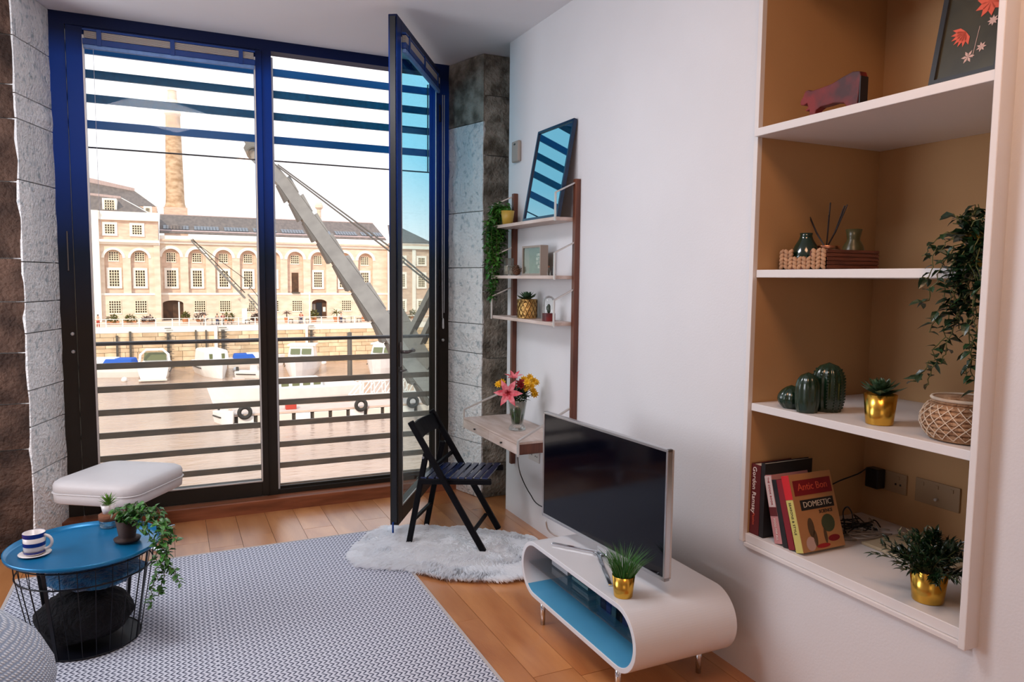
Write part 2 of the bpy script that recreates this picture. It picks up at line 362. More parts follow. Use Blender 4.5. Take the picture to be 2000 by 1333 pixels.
# ---- stone pillars either side of the window
def rough_panel(a, b, z0, z1, nrm, mt, parent, depth=.05, amp=.022, seed=0):
    a = Vector(a); b = Vector(b); nrm = Vector(nrm).normalized(); L = (b-a).length
    nx = max(3, int(L/.09)); nz = max(3, int((z1-z0)/.09)); g = .003
    vs = []; fs = []
    for j in range(nz+1):
        for i in range(nx+1):
            s = i/nx; t = j/nz; p = a.lerp(b, s); p = Vector((p.x, p.y, z0+(z1-z0)*t))
            edge = min(s, 1-s, t, 1-t) < 1e-6
            dd = noise.noise(p*5+Vector((seed, 0, 0)))*amp + noise.noise(p*16)*amp*.5
            if edge: dd = -.005+noise.noise(p*9)*.006
            u = (b-a).normalized()
            if s < 1e-6: p = p+u*g
            if s > 1-1e-6: p = p-u*g
            if t < 1e-6: p.z += g
            if t > 1-1e-6: p.z -= g
            vs.append(p+nrm*dd)
    W = nx+1
    for j in range(nz):
        for i in range(nx):
            q = (j*W+i, j*W+i+1, (j+1)*W+i+1, (j+1)*W+i); fs.append(q)
    ring = [i for i in range(W)]+[j*W+nx for j in range(1, nz+1)]+[nz*W+i for i in range(nx-1, -1, -1)]+[j*W for j in range(nz-1, 0, -1)]
    n0 = len(vs)
    for k in ring: vs.append(vs[k]-nrm*depth)
    for k in range(len(ring)):
        k2 = (k+1) % len(ring); fs.append((ring[k2], ring[k], n0+k, n0+k2))
    m = MB(); m.add(vs, fs); o = m.build('stone_block', mt, parent, smooth=False, fix=False)
    me = o.data
    return o
pr_ = struct('wall_right_stone')
MB().prism([(1.93, 5.36), (2.035, 4.83), (2.82, 4.83), (2.82, 5.36)], (0,0,-.05), (1,0,0), (0,1,0), (0,0,1), CEIL+.1).build('core', M['joint'], pr_)
def zc(pxs, X, Y): return [aty(X, q, Y).z for q in pxs]
cr_ = [CEIL]+zc((236, 412, 523, 634, 692, 757, 868), 944, 4.81)+[0]
for k in range(len(cr_)-1):
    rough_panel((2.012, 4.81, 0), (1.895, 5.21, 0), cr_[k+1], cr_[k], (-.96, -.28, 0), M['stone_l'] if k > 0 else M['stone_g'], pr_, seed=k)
cf_ = [CEIL]+zc((188, 305, 455, 570, 700, 820, 905), 970, 4.81)+[0]
for k in range(len(cf_)-1):
    if k % 2: segs = [(2.016, 2.24), (2.24, 2.82)]
    else: segs = [(2.016, 2.36), (2.36, 2.82)]
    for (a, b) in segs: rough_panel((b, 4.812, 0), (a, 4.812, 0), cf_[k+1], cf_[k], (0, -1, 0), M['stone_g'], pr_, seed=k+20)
pl_ = struct('wall_left_stone')
MB().prism([(-.635, 5.36), (-.745, 4.83), (-2.6, 4.83), (-2.6, 5.36)], (0,0,-.05), (1,0,0), (0,1,0), (0,0,1), CEIL+.1).build('core', M['joint'], pl_)
lz = [CEIL]+zc((80, 190, 238, 355, 512, 590, 650, 760, 830, 920), 60, 4.9)+[0]
for k in range(len(lz)-1):
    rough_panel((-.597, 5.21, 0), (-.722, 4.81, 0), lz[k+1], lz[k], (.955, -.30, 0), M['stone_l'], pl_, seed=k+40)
lz2 = [CEIL]+zc((68, 165, 232, 355, 505, 590, 690, 790, 880), 30, 4.81)+[0]
for k in range(len(lz2)-1):
    off = .12*(k % 2)
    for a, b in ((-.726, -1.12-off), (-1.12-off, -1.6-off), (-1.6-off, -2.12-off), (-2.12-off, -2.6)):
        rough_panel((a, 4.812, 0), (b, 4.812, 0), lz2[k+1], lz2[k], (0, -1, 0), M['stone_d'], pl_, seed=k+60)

# ---- window frame
wf = struct('window_1')
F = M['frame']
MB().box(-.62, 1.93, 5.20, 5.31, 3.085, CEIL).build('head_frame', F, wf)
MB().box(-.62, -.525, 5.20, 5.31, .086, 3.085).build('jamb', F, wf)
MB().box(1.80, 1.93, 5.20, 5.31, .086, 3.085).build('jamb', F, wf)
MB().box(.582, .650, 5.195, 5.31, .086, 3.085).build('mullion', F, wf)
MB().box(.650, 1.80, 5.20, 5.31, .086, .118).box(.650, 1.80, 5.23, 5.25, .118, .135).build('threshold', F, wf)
MB().box(.650, .664, 5.215, 5.225, .12, 3.05).build('weather_strip', M['cord'], wf)
# left casement
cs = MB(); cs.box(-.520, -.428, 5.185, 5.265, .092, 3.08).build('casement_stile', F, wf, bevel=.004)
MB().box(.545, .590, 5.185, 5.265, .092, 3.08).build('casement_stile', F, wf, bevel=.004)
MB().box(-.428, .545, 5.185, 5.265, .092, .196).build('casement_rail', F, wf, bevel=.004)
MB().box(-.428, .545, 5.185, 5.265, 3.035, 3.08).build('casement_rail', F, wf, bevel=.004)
b_ = MB()
b_.box(-.434, -.424, 5.180, 5.19, .196, 3.03).box(.541, .549, 5.180, 5.19, .196, 3.03).box(-.43, .545, 5.180, 5.19, .192, .200)
b_.build('glazing_bead', M['galv'], wf)
MB().box(-.428, .545, 5.225, 5.231, .196, 3.035).build('pane', M['glass'], wf)
for zz in (1.235, 1.125): MB().lathe((0,0,0), [(0.0, 0), (.011, 0), (.011, .008), (.006, .012)], 12).build('bolt', M['steel'], wf)
for o, zz in zip([c for c in wf.children if c.name.startswith('bolt')], (1.235, 1.125)):
    o.rotation_euler = (PI/2, 0, 0); o.location = (-.545, 5.2, zz)
MB().box(-.556, -.548, 5.186, 5.2, 1.62, 1.86).build('pull_strip', M['rail'], wf, bevel=.002)

# ---- open door leaf
dr = struct('door_1')
H = Vector((1.83, 5.19, 0)); Fp = Vector((1.222, 4.205, 0)); DW = (H-Fp).length
dd = (Fp-H)/DW; dn = Vector((-dd.y, dd.x, 0))
if dn.dot(Vector((1, -1, 0))) < 0: dn = -dn
def D(u, n, z): return H+dd*u+dn*n+Vector((0, 0, z))
def dbox(u0, u1, n0, n1, z0, z1, m=None):
    m = m or MB(); return m.obox(D((u0+u1)/2, (n0+n1)/2, (z0+z1)/2), dd*(u1-u0)/2, dn*(n1-n0)/2, Vector((0,0,(z1-z0)/2)))
ZB, ZT = .10, 3.105
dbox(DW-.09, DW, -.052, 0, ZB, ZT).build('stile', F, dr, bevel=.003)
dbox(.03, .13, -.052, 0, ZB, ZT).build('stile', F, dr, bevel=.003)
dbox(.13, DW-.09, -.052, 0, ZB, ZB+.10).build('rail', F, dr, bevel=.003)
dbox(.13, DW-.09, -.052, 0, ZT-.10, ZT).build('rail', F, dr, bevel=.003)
dbox(.13, DW-.09, -.030, -.024, ZB+.10, ZT-.10).build('pane', M['glass_blue'], dr)
m_ = dbox(DW-.097, DW-.088, -.004, .002, ZB+.1, ZT-.1); dbox(.128, .137, -.004, .002, ZB+.1, ZT-.1, m_); dbox(.13, DW-.09, -.004, .002, ZB+.096, ZB+.104, m_)
m_.build('glazing_bead', M['galv'], dr)
dbox(DW, DW+.012, -.040, -.008, .12, 3.09).build('edge_seal', M['black'], dr)
hd = MB(); zH = 1.155; uH = DW-.045
hd.tube([D(uH, .0, zH), D(uH, .05, zH)], .010, 10); hd.tube([D(uH, .05, zH), D(uH-.05, .055, zH+.002), D(uH-.12, .055, zH-.002), D(uH-.14, .04, zH+.004)], .009, 10)
hd.build('handle', M['rail'], dr, smooth=True)
dbox(uH-.018, uH+.018, 0, .006, zH-.09, zH+.06).build('handle_plate', M['rail'], dr, bevel=.003)
MB().tube([D(uH, .0, zH-.115), D(uH, .02, zH-.115), D(uH-.05, .024, zH-.115)], .005, 8).build('key', M['rail'], dr)
MB().tube([D(DW+.006, -.03, .12), D(DW+.02, -.03, .12), D(DW+.02, -.03, .06)], .006, 8).build('floor_bolt', M['frame_blue'], dr)
for zz in (.4, 1.6, 2.8): dbox(-.012, .03, -.03, .008, zz-.06, zz+.06).build('hinge', M['black'], dr, bevel=.003)

# ---- raised blinds
def blind(name, label, P, u0, u1, ztop):   # P(u, n, z) frame function; n towards the room
    b = thing(name, label, 'blind', P(u0, .01, ztop))
    def ob(ua, ub, na, nb, za, zb, m=None):
        m = m or MB(); c = (P((ua+ub)/2, (na+nb)/2, (za+zb)/2)); ux = P(1,0,0)-P(0,0,0); nx = P(0,1,0)-P(0,0,0)
        return m.obox(c, ux*(ub-ua)/2, nx*(nb-na)/2, Vector((0,0,(zb-za)/2)))
    ob(u0, u1, .004, .030, ztop-.012, ztop).build('head_rail', M['frame_blue'], b, bevel=.002)
    for k in range(7):
        z = ztop-.016-k*.006
        ob(u0+.01, u1-.01, .004, .028, z-.0016, z+.0010).build('slat', M['blind'], b)
    ob(u0, u1, .002, .030, ztop-.092, ztop-.058).build('valance', M['frame_blue'], b, bevel=.002)
    ob(u0+.004, u1-.004, .006, .028, ztop-.116, ztop-.092).build('bottom_rail', M['blind_rail'], b, bevel=.004)
    for s in (.09, .5, .91):
        u = u0+(u1-u0)*s; ob(u-.013, u+.013, .0, .034, ztop-.096, ztop).build('clip', M['frame_blue'], b, bevel=.002)
    return b, ob
b1, ob = blind('venetian_blind', 'raised venetian blind stacked at top of the closed left window pane', lambda u, n, z: Vector((u, 5.184-n, z)), -.430, .547, 3.062)
MB().tube([(-.375, 5.165, 2.95), (-.375, 5.165, 2.2), (-.372, 5.165, 1.9)], .0012, 5).build('cord', M['cord'], b1)
b2, ob2 = blind('venetian_blind', 'raised venetian blind folded against top of the open glass door', D, .12, DW-.085, 3.03)
# cord and tassel on the right jamb
cd = MB(); cd.tube([(1.842, 5.17, 2.93), (1.842, 5.17, 1.6), (1.845, 5.17, 1.30)], .003, 6); cd.tube([(1.856, 5.17, 2.93), (1.857, 5.17, 1.34)], .003, 6)
c_ = thing('blind_cord', 'long pale blind pull cord hanging down the dark right window jamb', 'cord', (1.85, 5.17, 1.2))
cd.build('cord', M['cord'], c_, smooth=True)
MB().lathe((1.85, 5.17, 1.22), [(.003, .08), (.006, .07), (.008, .01), (.005, 0)], 10).build('tassel', M['cord'], c_, smooth=True)
jk = thing('jamb_knob', 'small round steel knob on the dark jamb below the blind cord', 'knob', (1.852, 5.2, 1.135))
MB().tube([(1.852, 5.2, 1.135), (1.852, 5.18, 1.135)], [.006, .006], 10).build('stem', M['steel'], jk); MB().tube([(1.852, 5.181, 1.135), (1.852, 5.170, 1.135)], [.013, .010], 14).build('cap', M['steel'], jk, smooth=True)

# ================================================================== ALCOVE BOOKCASE
DX = 2.74
bk = thing('built_in_bookcase', 'white built-in alcove bookcase with three shelves and tan shade painted inside', 'bookcase', (WX, 1.75, NZ0))
MB().box(DX, DX+.03, NY0-.03, NY1+.03, NZ0-.03, NZ1+.02).build('back_panel', M['niche'], bk)
MB().box(WX+.002, DX, NY1, NY1+.017, NZ0, NZ1).build('side_panel', M['niche'], bk)
MB().box(WX+.002, DX, NY0-.017, NY0, NZ0, NZ1).build('side_panel', M['niche'], bk)
MB().box(WX+.002, DX, NY0, NY1, NZ1, NZ1+.019).build('top_panel', M['niche'], bk)
MB().box(WX-.008, DX, NY0-.0, NY1+.0, NZ0-.035, NZ0).build('base_board', M['shelf'], bk, bevel=.002)
MB().box(WX-.020, WX+.004, NY1, NY1+.022, NZ0-.035, NZ1).build('face_strip', M['shelf'], bk, bevel=.002)
MB().box(WX-.060, WX+.004, NY0-.022, NY0, NZ0-.035, NZ1).build('face_strip', M['shelf'], bk, bevel=.003)
MB().box(WX-.016, WX-.001, NY0-.0, NY1+.0, NZ0-.052, NZ0-.0355).build('face_strip', M['shelf'], bk, bevel=.002)
for z, ex in ((1.118, 0), (1.644, 0), (2.181, .035)):
    MB().box(WX-.004-ex, DX, NY0+.001, NY1-.001, z-.030, z).build('shelf', M['shelf'], bk, bevel=.002)
# ================================================================== foliage helpers
def leaf_shape(w=.45, fold=.12, droop=.15):   # unit leaf along +x
    P = [(0,0,0), (.30,-w/2,fold), (.30,0,0), (.30,w/2,fold), (.68,-w*.38,fold*.5-droop*.3), (.68,0,-droop*.3), (.68,w*.38,fold*.5-droop*.3), (1,0,-droop)]
    Fc = [(0,1,2), (0,2,3), (1,4,5,2), (2,5,6,3), (4,7,5), (5,7,6)]
    return P, Fc
def leaf_into(mb, p, d, size, w=.45, fold=.12, droop=.15, roll=None):
    d = Vector(d).normalized(); s = d.cross(Vector((random.uniform(-.4,.4), random.uniform(-.4,.4), 1)))
    if s.length < .1: s = Vector((1,0,0))
    s.normalize(); n = s.cross(d)
    P, Fc = leaf_shape(w, fold, droop)
    mb.add([Vector(p)+(d*x+s*y+n*z)*size for x, y, z in P], Fc)
def rnd_dir(zmin=-1, zmax=1):
    a = random.uniform(0, 2*PI); z = random.uniform(zmin, zmax); r = math.sqrt(max(0, 1-z*z)); return Vector((r*math.cos(a), r*math.sin(a), z))
def strand_pts(p0, pts, wob=.01):
    out = []; P = [Vector(p0)]+[Vector(q) for q in pts]
    for i in range(len(P)-1):
        for k in range(4): out.append(P[i].lerp(P[i+1], k/4)+Vector([random.uniform(-wob, wob) for _ in range(3)]))
    out.append(P[-1]); out[0] = P[0]; return out
def leafy(strands, parent, leafmat, size, gap, w=.5, stemr=.0016, individual=False, name='leaf', kind_name='foliage'):
    st_ = MB(); fo = MB(); lm = None
    if individual:
        P, Fc = leaf_shape(w); lm = mesh_of(MB().add(P, Fc), name, leafmat)
    n = 0
    for pts in strands:
        st_.tube(pts, stemr, 5)
        acc = 0
        for i in range(len(pts)-1):
            a, b = pts[i], pts[i+1]; L = (b-a).length; t = gap-acc
            while t < L:
                p = a.lerp(b, t/L); d = rnd_dir(-.75, .35); s = size*random.uniform(.65, 1.15)
                if individual and n < 295:
                    d = d.normalized(); sd = d.cross(Vector((random.uniform(-.5,.5), random.uniform(-.5,.5), 1))).normalized(); nn = sd.cross(d)
                    part_from(lm, name, parent, frame_m(p, d*s, sd*s, nn*s)); n += 1
                else: leaf_into(fo, p, d, s, w)
                t += gap*random.uniform(.7, 1.3)
            acc = max(0, L-(t-gap))*.5
        leaf = pts[-1]
    st_.build('stem', M['stem'], parent)
    if fo.f: fo.build(kind_name, leafmat, parent, kind='stuff')
def pot_lathe(c, r0, r1, h, t=.003):
    return MB().lathe(c, [(r0*.5, 0), (r0, 0), (r1, h), (r1, h+.001), (r1-t, h+.001), (r1-t, h*.86)], 32)

# ================================================================== RUG, SHEEPSKIN
def rug_mat():
    m = bpy.data.materials.new('chevron weave'); m.use_nodes = True; nt = m.node_tree; N = nt.nodes; L = nt.links; p = N['Principled BSDF']
    p.inputs['Roughness'].default_value = .9
    tcn = N.new('ShaderNodeTexCoord'); s = N.new('ShaderNodeSeparateXYZ'); L.new(tcn.outputs['Object'], s.inputs[0])
    def mth(op, a, b=None, c=None):
        q = N.new('ShaderNodeMath'); q.operation = op
        for i, v in enumerate((a, b, c)):
            if v is None: continue
            if isinstance(v, (int, float)): q.inputs[i].default_value = v
            else: L.new(v, q.inputs[i])
        return q.outputs[0]
    fy = mth('FRACT', mth('MULTIPLY', s.outputs['Y'], 1/.036))
    tri = mth('ABSOLUTE', mth('SUBTRACT', fy, .5))
    ax = mth('ABSOLUTE', mth('SUBTRACT', s.outputs['X'], -.06))
    v = mth('FRACT', mth('ADD', mth('MULTIPLY', ax, 1/.0215), mth('MULTIPLY', tri, 1.7)))
    st = mth('GREATER_THAN', v, .40)
    gap = mth('GREATER_THAN', tri, .44)
    f = mth('MAXIMUM', st, gap)
    cr_ = N.new('ShaderNodeValToRGB'); L.new(f, cr_.inputs[0])
    cr_.color_ramp.elements[0].color = (.055, .065, .11, 1); cr_.color_ramp.elements[1].color = (.60, .62, .70, 1)
    L.new(cr_.outputs[0], p.inputs['Base Color'])
    bp = N.new('ShaderNodeBump'); bp.inputs['Strength'].default_value = .5; bp.inputs['Distance'].default_value = .004; L.new(f, bp.inputs['Height']); L.new(bp.outputs[0], p.inputs['Normal'])
    return m
M['rug'] = rug_mat(); M['rug_edge'] = mat('rug edge', (.50,.46,.45), .9, bump=.3, bscale=200)
rg = thing('area_rug', 'large flat woven grey and white chevron rug on the oak floor', 'rug', (.2, 2.8, 0))
MB().box(-.755, 1.145, .55, 4.43, .0005, .008).build('woven_field', M['rug'], rg)
e_ = MB(); e_.box(-.77, -.755, .55, 4.445, .0005, .009).box(1.145, 1.160, .55, 4.445, .0005, .009).box(-.755, 1.145, 4.43, 4.445, .0005, .009)
e_.build('binding', M['rug_edge'], rg)

sk = thing('sheepskin_rug', 'fluffy white sheepskin rug spread under the black folding chair', 'rug', (1.4, 3.9, 0))
outl = [(.90,4.02),(.93,3.87),(1.03,3.80),(1.14,3.735),(1.22,3.63),(1.30,3.54),(1.42,3.47),(1.55,3.40),(1.70,3.39),(1.84,3.50),(1.93,3.62),(1.99,3.78),(1.97,3.93),(1.86,4.05),(1.76,4.14),(1.66,4.23),(1.52,4.30),(1.38,4.36),(1.22,4.42),(1.10,4.36),(1.00,4.22)]
cx_, cy_ = 1.44, 3.9
def inside(x, y):
    c = False; j = len(outl)-1
    for i in range(len(outl)):
        xi, yi = outl[i]; xj, yj = outl[j]
        if (yi > y) != (yj > y) and x < (xj-xi)*(y-yi)/(yj-yi)+xi: c = not c
        j = i
    return c
hb = MB(); rings = 5; n = len(outl); vs = []
for k in range(rings+1):
    t = k/rings
    for (x, y) in outl:
        px_, py_ = x+(cx_-x)*t, y+(cy_-y)*t
        vs.append((px_, py_, .009+.020*min(1, t*3)+.006*noise.noise(Vector((px_*9, py_*9, 0)))))
fs = [(k*n+i, k*n+(i+1)%n, (k+1)*n+(i+1)%n, (k+1)*n+i) for k in range(rings) for i in range(n)]
hb.add(vs, fs).build('hide', M['fur'], sk, smooth=True)
fm = MB(); cnt = 0; fv = []; ff = []
while cnt < 42000:
    x = random.uniform(.88, 2.0); y = random.uniform(3.37, 4.44)
    if not inside(x, y): continue
    cl = noise.noise(Vector((x*9, y*9, 3)))*1.8+noise.noise(Vector((x*3, y*3, 7)))*2.5+3.6
    ang = cl+random.uniform(-.5, .5); L = random.uniform(.032, .062); lift = random.uniform(.10, .60)
    ex, ey = x-cx_, y-cy_; rr = math.hypot(ex, ey)+1e-6
    dx = math.cos(ang)*.7+ex/rr*.55; dy = math.sin(ang)*.7+ey/rr*.55; q = math.hypot(dx, dy)+1e-6; dx /= q; dy /= q
    z = .018+.006*noise.noise(Vector((x*9, y*9, 0))); w_ = .0016
    b = len(fv); hz = L*lift*.7
    fv += [(x-dy*w_, y+dx*w_, z), (x+dy*w_, y-dx*w_, z), (x+dx*L*.5, y+dy*L*.5, z+hz*.8), (x+dx*L, y+dy*L, max(.004, z+hz*.75-.012*(1-lift)))]
    ff += [(b, b+1, b+2), (b+2, b+1, b+3)]; cnt += 1
fm.v = [Vector(p) for p in fv]; fm.f = ff
fm.build('wool', M['fur'], sk, kind='stuff')

# ================================================================== FOLDING CHAIR
ch = thing('folding_chair', 'black slatted wooden folding chair standing on the white sheepskin', 'chair', (1.232, 4.066, 0))
cA = Vector((1.232, 4.066, 0)); cF = Vector((.80409, -.59451, 0)); cN = Vector((.59451, .80409, 0)); ZF = .022
def cp(s, n, z): return cA+cF*s+cN*n+Vector((0, 0, z))
def nb_(name, p0, p1, w_, h_, mt='black_wood'): return MB().bar(p0, p1, w_, h_).build(name, M[mt], ch, bevel=.003)
for n_ in (0.0, .40):
    MB().bar(cp(.467, n_, ZF), cp(.022, n_, .765), .026, .036, up=cF).build('long_leg', M['black_wood'], ch, bevel=.006)
for n_ in (.034, .366):
    MB().bar(cp(0, n_, ZF), cp(.107, n_, .575), .022, .034, up=cF).build('short_leg', M['black_wood'], ch, bevel=.006)
    MB().bar(cp(.065, n_-(.0 if n_ < .2 else 0), .405), cp(.50, n_, .428), .024, .034).build('seat_rail', M['black_wood'], ch, bevel=.006)
for k in range(9):
    s = .095+k*.046; z = .407+.023*(s-.065)/.435+.021
    MB().bar(cp(s, .022, z), cp(s, .378, z), .034, .010).build('seat_slat', M['seat_blue'], ch, bevel=.002)
MB().bar(cp(.39, .03, .12), cp(.39, .37, .12), .018, .018).build('stretcher', M['black_wood'], ch)
MB().bar(cp(.03, .03, .17), cp(.03, .37, .17), .018, .018).build('stretcher', M['black_wood'], ch)
MB().bar(cp(.165, .03, .505), cp(.165, .37, .505), .016, .02).build('stretcher', M['black_wood'], ch)
# curved back board
bb = MB(); vs = []
for i in range(9):
    t = i/8; n_ = .012+t*.376; bow = -.022*math.sin(PI*t)
    for (dz, ds) in ((.660, .083), (.745, .034)):
        s = ds+bow; vs += [cp(s-.005, n_, dz), cp(s+.005, n_, dz)]
fs = []
for i in range(8):
    a = i*4; b = a+4
    fs += [(a, b, b+2, a+2), (a+1, a+3, b+3, b+1), (a+2, b+2, b+3, a+3), (a, a+1, b+1, b)]
fs += [(0, 2, 3, 1), (32, 33, 35, 34)]
bb.add(vs, fs).build('back_board', M['black_wood'], ch, fix=True)
for n_ in (-.016, .416): MB().tube([cp(.105, n_-.004, .56), cp(.105, n_+.004, .56)], .007, 10).build('bolt', M['steel'], ch)

# ================================================================== OTTOMAN
ot = thing('ottoman', 'cream leather swivel footstool with thick square cushion by the window', 'ottoman', (-.28, 4.72, 0))
oc = Vector((-.285, 4.70, 0)); oa = math.radians(-33)
def rrect(hx, hy, r, n=7):
    pts = []
    for cx, cy, a0 in ((hx-r, hy-r, 0), (-hx+r, hy-r, PI/2), (-hx+r, -hy+r, PI), (hx-r, -hy+r, 1.5*PI)):
        for k in range(n+1): a = a0+PI/2*k/n; pts.append((cx+r*math.cos(a), cy+r*math.sin(a)))
    return pts
def pad(zs, base):     # zs: (z, inset)
    m = MB(); vs = []; N_ = None
    for z, ins in zs:
        pts = rrect(base-ins, base-ins, max(.02, .09-ins*.4)); N_ = len(pts)
        for a, b in pts:
            bow = 1+.03*math.cos(2*math.atan2(b, a))**2
            a2 = a*bow; b2 = b*bow
            vs.append(oc+Vector((a2*math.cos(oa)-b2*math.sin(oa), a2*math.sin(oa)+b2*math.cos(oa), z)))
    fs = [tuple(range(N_))[::-1]]
    for k in range(len(zs)-1):
        for i in range(N_): fs.append((k*N_+i, k*N_+(i+1)%N_, (k+1)*N_+(i+1)%N_, (k+1)*N_+i))
    fs.append(tuple((len(zs)-1)*N_+i for i in range(N_)))
    return m.add(vs, fs)
M['ott'] = M['cream']
pad([(.345, .03), (.342, .015), (.350, .004), (.395, 0), (.402, .004)], .262).build('seat_base', M['cream'], ot, smooth=True)
pad([(.402, .006), (.410, .0), (.440, .0), (.455, .006), (.466, .022), (.473, .05), (.479, .10), (.482, .18)], .262).build('cushion', M['cream'], ot, smooth=True)
pad([(.399, -.002), (.402, -.006), (.405, -.002)], .262).build('piping', M['cream'], ot, smooth=True)
MB().lathe(oc+Vector((0,0,.05)), [(.022, 0), (.022, .29), (.06, .293)], 16).build('column', M['chrome'], ot, smooth=True)
for k in range(4):
    a = math.radians(45+90*k-4); d = Vector((math.cos(a), math.sin(a), 0))
    arm = MB().bar(oc+d*.015+Vector((0,0,.062)), oc+d*.355+Vector((0,0,.040)), .04, .020).build('base_arm', M['chrome'], ot, bevel=.005)
    MB().lathe(oc+d*.335+Vector((0,0,0.0)), [(.011, 0), (.014, .004), (.008, .030)], 12).build('foot_glide', M['black'], arm)

# ================================================================== COFFEE TABLE
TZ = .44; TC = Vector((-.361, 3.579, 0)); TR = .297
ct = thing('tray_table', 'round blue metal tray table on a black wire basket', 'coffee table', TC)
MB().lathe(TC+Vector((0,0,TZ-.018)), [(.0, 0), (TR-.018, 0), (TR-.006, .004), (TR-.002, .018), (TR+.003, .018), (TR+.001, .003), (TR-.014, -.004), (.0, -.004)], 72, cap=False).build('tray', M['tray'], ct, smooth=True)
def ring(r, z, t=.003, n=48, m=None, mt='wire', nm='ring'):
    pts = [TC+Vector((r*math.cos(2*PI*k/n), r*math.sin(2*PI*k/n), z)) for k in range(n+1)]
    return MB().tube(pts, t, 6, cap=False).build(nm, M[mt], ct, smooth=True)
ring(.262, .335, .0035); ring(.205, .014, .0035); ring(.268, .405, .003)
NWIRE = 26
for k in range(NWIRE):
    a = 2*PI*k/NWIRE+.1; d = Vector((math.cos(a), math.sin(a), 0))
    if k % 7 == 3:
        s_ = Vector((-d.y, d.x, 0)); MB().bar(TC+d*.205+Vector((0,0,.006)), TC+d*.266+Vector((0,0,.42)), .016, .004, up=d).build('upright', M['wire'], ct)
    else: MB().tube([TC+d*.205+Vector((0,0,.014)), TC+d*.262+Vector((0,0,.335)), TC+d*.268+Vector((0,0,.418))], .0017, 5).build('wire', M['wire'], ct)
MB().lathe(TC+Vector((0,0,.010)), [(.0, 0), (.204, 0), (.204, .004), (0, .004)], 32, cap=False).build('base_disc', M['wire'], ct)
# throws and log ball inside the basket
def blob(c, rx, ry, rz, amp, sc, seed, nu=36, nv=16, zmin=-.9):
    m = MB(); vs = []
    for j in range(nv+1):
        ph = -PI/2+PI*j/nv
        for i in range(nu):
            th = 2*PI*i/nu; d = Vector((math.cos(ph)*math.cos(th), math.cos(ph)*math.sin(th), math.sin(ph)))
            q = 1+amp*noise.noise(d*sc+Vector((seed, 0, 0)))+amp*.5*noise.noise(d*sc*2.7+Vector((seed, 5, 0)))
            v = Vector(c)+Vector((d.x*rx*q, d.y*ry*q, max(d.z*rz*q, zmin*rz)))
            vs.append(v)
    fs = [(j*nu+i, j*nu+(i+1)%nu, (j+1)*nu+(i+1)%nu, (j+1)*nu+i) for j in range(nv) for i in range(nu)]
    return m.add(vs, fs)
t1 = blob(TC+Vector((-.01,-.01,.130)), .185, .185, .108, .12, 2.4, 1).build('folded_blanket', M['throw_dark'], None, smooth=True, org=TC, fix=True); tag(t1, 'black folded blanket filling the bottom of the wire basket', 'blanket')
t2 = blob(TC+Vector((.03,.02,.300)), .19, .19, .045, .16, 3.2, 4).build('throw_blanket', M['throw'], None, smooth=True, org=TC, fix=True); tag(t2, 'crumpled blue throw blanket on top inside the wire basket', 'blanket')
# mug and saucer
mg = atz(68, 1081, TZ-.010)
sc_ = MB().lathe(mg+Vector((0,0,-.008)), [(.0, 0), (.030, 0), (.060, .008), (.061, .010), (.030, .004), (0, .004)], 32, cap=False).build('saucer', M['ceramic'], None, smooth=True, org=mg)
tag(sc_, 'small white saucer under the striped mug on blue tray', 'saucer')
mu = thing('striped_mug', 'white mug with cobalt blue bands on blue tray table', 'mug', mg)
MB().lathe(mg, [(.0, .0), (.034, .0), (.040, .006), (.042, .090), (.0395, .090), (.038, .010), (0, .008)], 36, cap=False).build('cup_body', M['ceramic'], mu, smooth=True)
for a, b in ((.006, .016), (.036, .052), (.072, .0905)):
    MB().lathe(mg, [(.0406 if a < .01 else .0418, a), (.0428, b)], 36, cap=False).build('blue_band', M['blue_glaze'], mu, smooth=True)
hd = [mg+Vector((.036+.030*math.sin(t), -.012-.008*math.sin(t), .048+.030*math.cos(t))) for t in [PI*k/10 for k in range(11)]]
MB().tube(hd, .0065, 8).build('handle', M['ceramic'], mu, smooth=True)
# small succulent in glass with cork band
gp = atz(213, 1028, TZ-.012)
g1 = thing('glass_planter', 'clear glass holder with cork collar and small white pot on tray', 'planter', gp)
MB().lathe(gp, [(0,0), (.036, 0), (.040, .006), (.040, .040), (.037, .040), (.036, .008), (0, .005)], 30, cap=False).build('glass_base', M['glass_clear'], g1, smooth=True)
MB().lathe(gp, [(.038, .030), (.043, .034), (.043, .058), (.036, .062), (.020, .062)], 30, cap=True).build('cork_collar', M['cork'], g1, smooth=True)
MB().lathe(gp, [(.024, .060), (.032, .104), (.029, .104), (.027, .092)], 30).build('inner_pot', M['ceramic'], g1, smooth=True)
lf = []
P, Fc = leaf_shape(.16, .05, .10); lm = mesh_of(MB().add(P, Fc), 'leaf', M['leaf_fresh'])
for k in range(24):
    a = 2*PI*k*.382; el = math.radians(80-55*(k/23)); d = Vector((math.cos(a)*math.cos(el), math.sin(a)*math.cos(el), math.sin(el)))
    s_ = d.cross(Vector((0,0,1))).normalized(); n_ = s_.cross(d); S = .062 if k < 16 else .052
    part_from(lm, 'leaf', g1, frame_m(gp+Vector((0,0,.096))+d*.004, d*S, s_*S, n_*S))
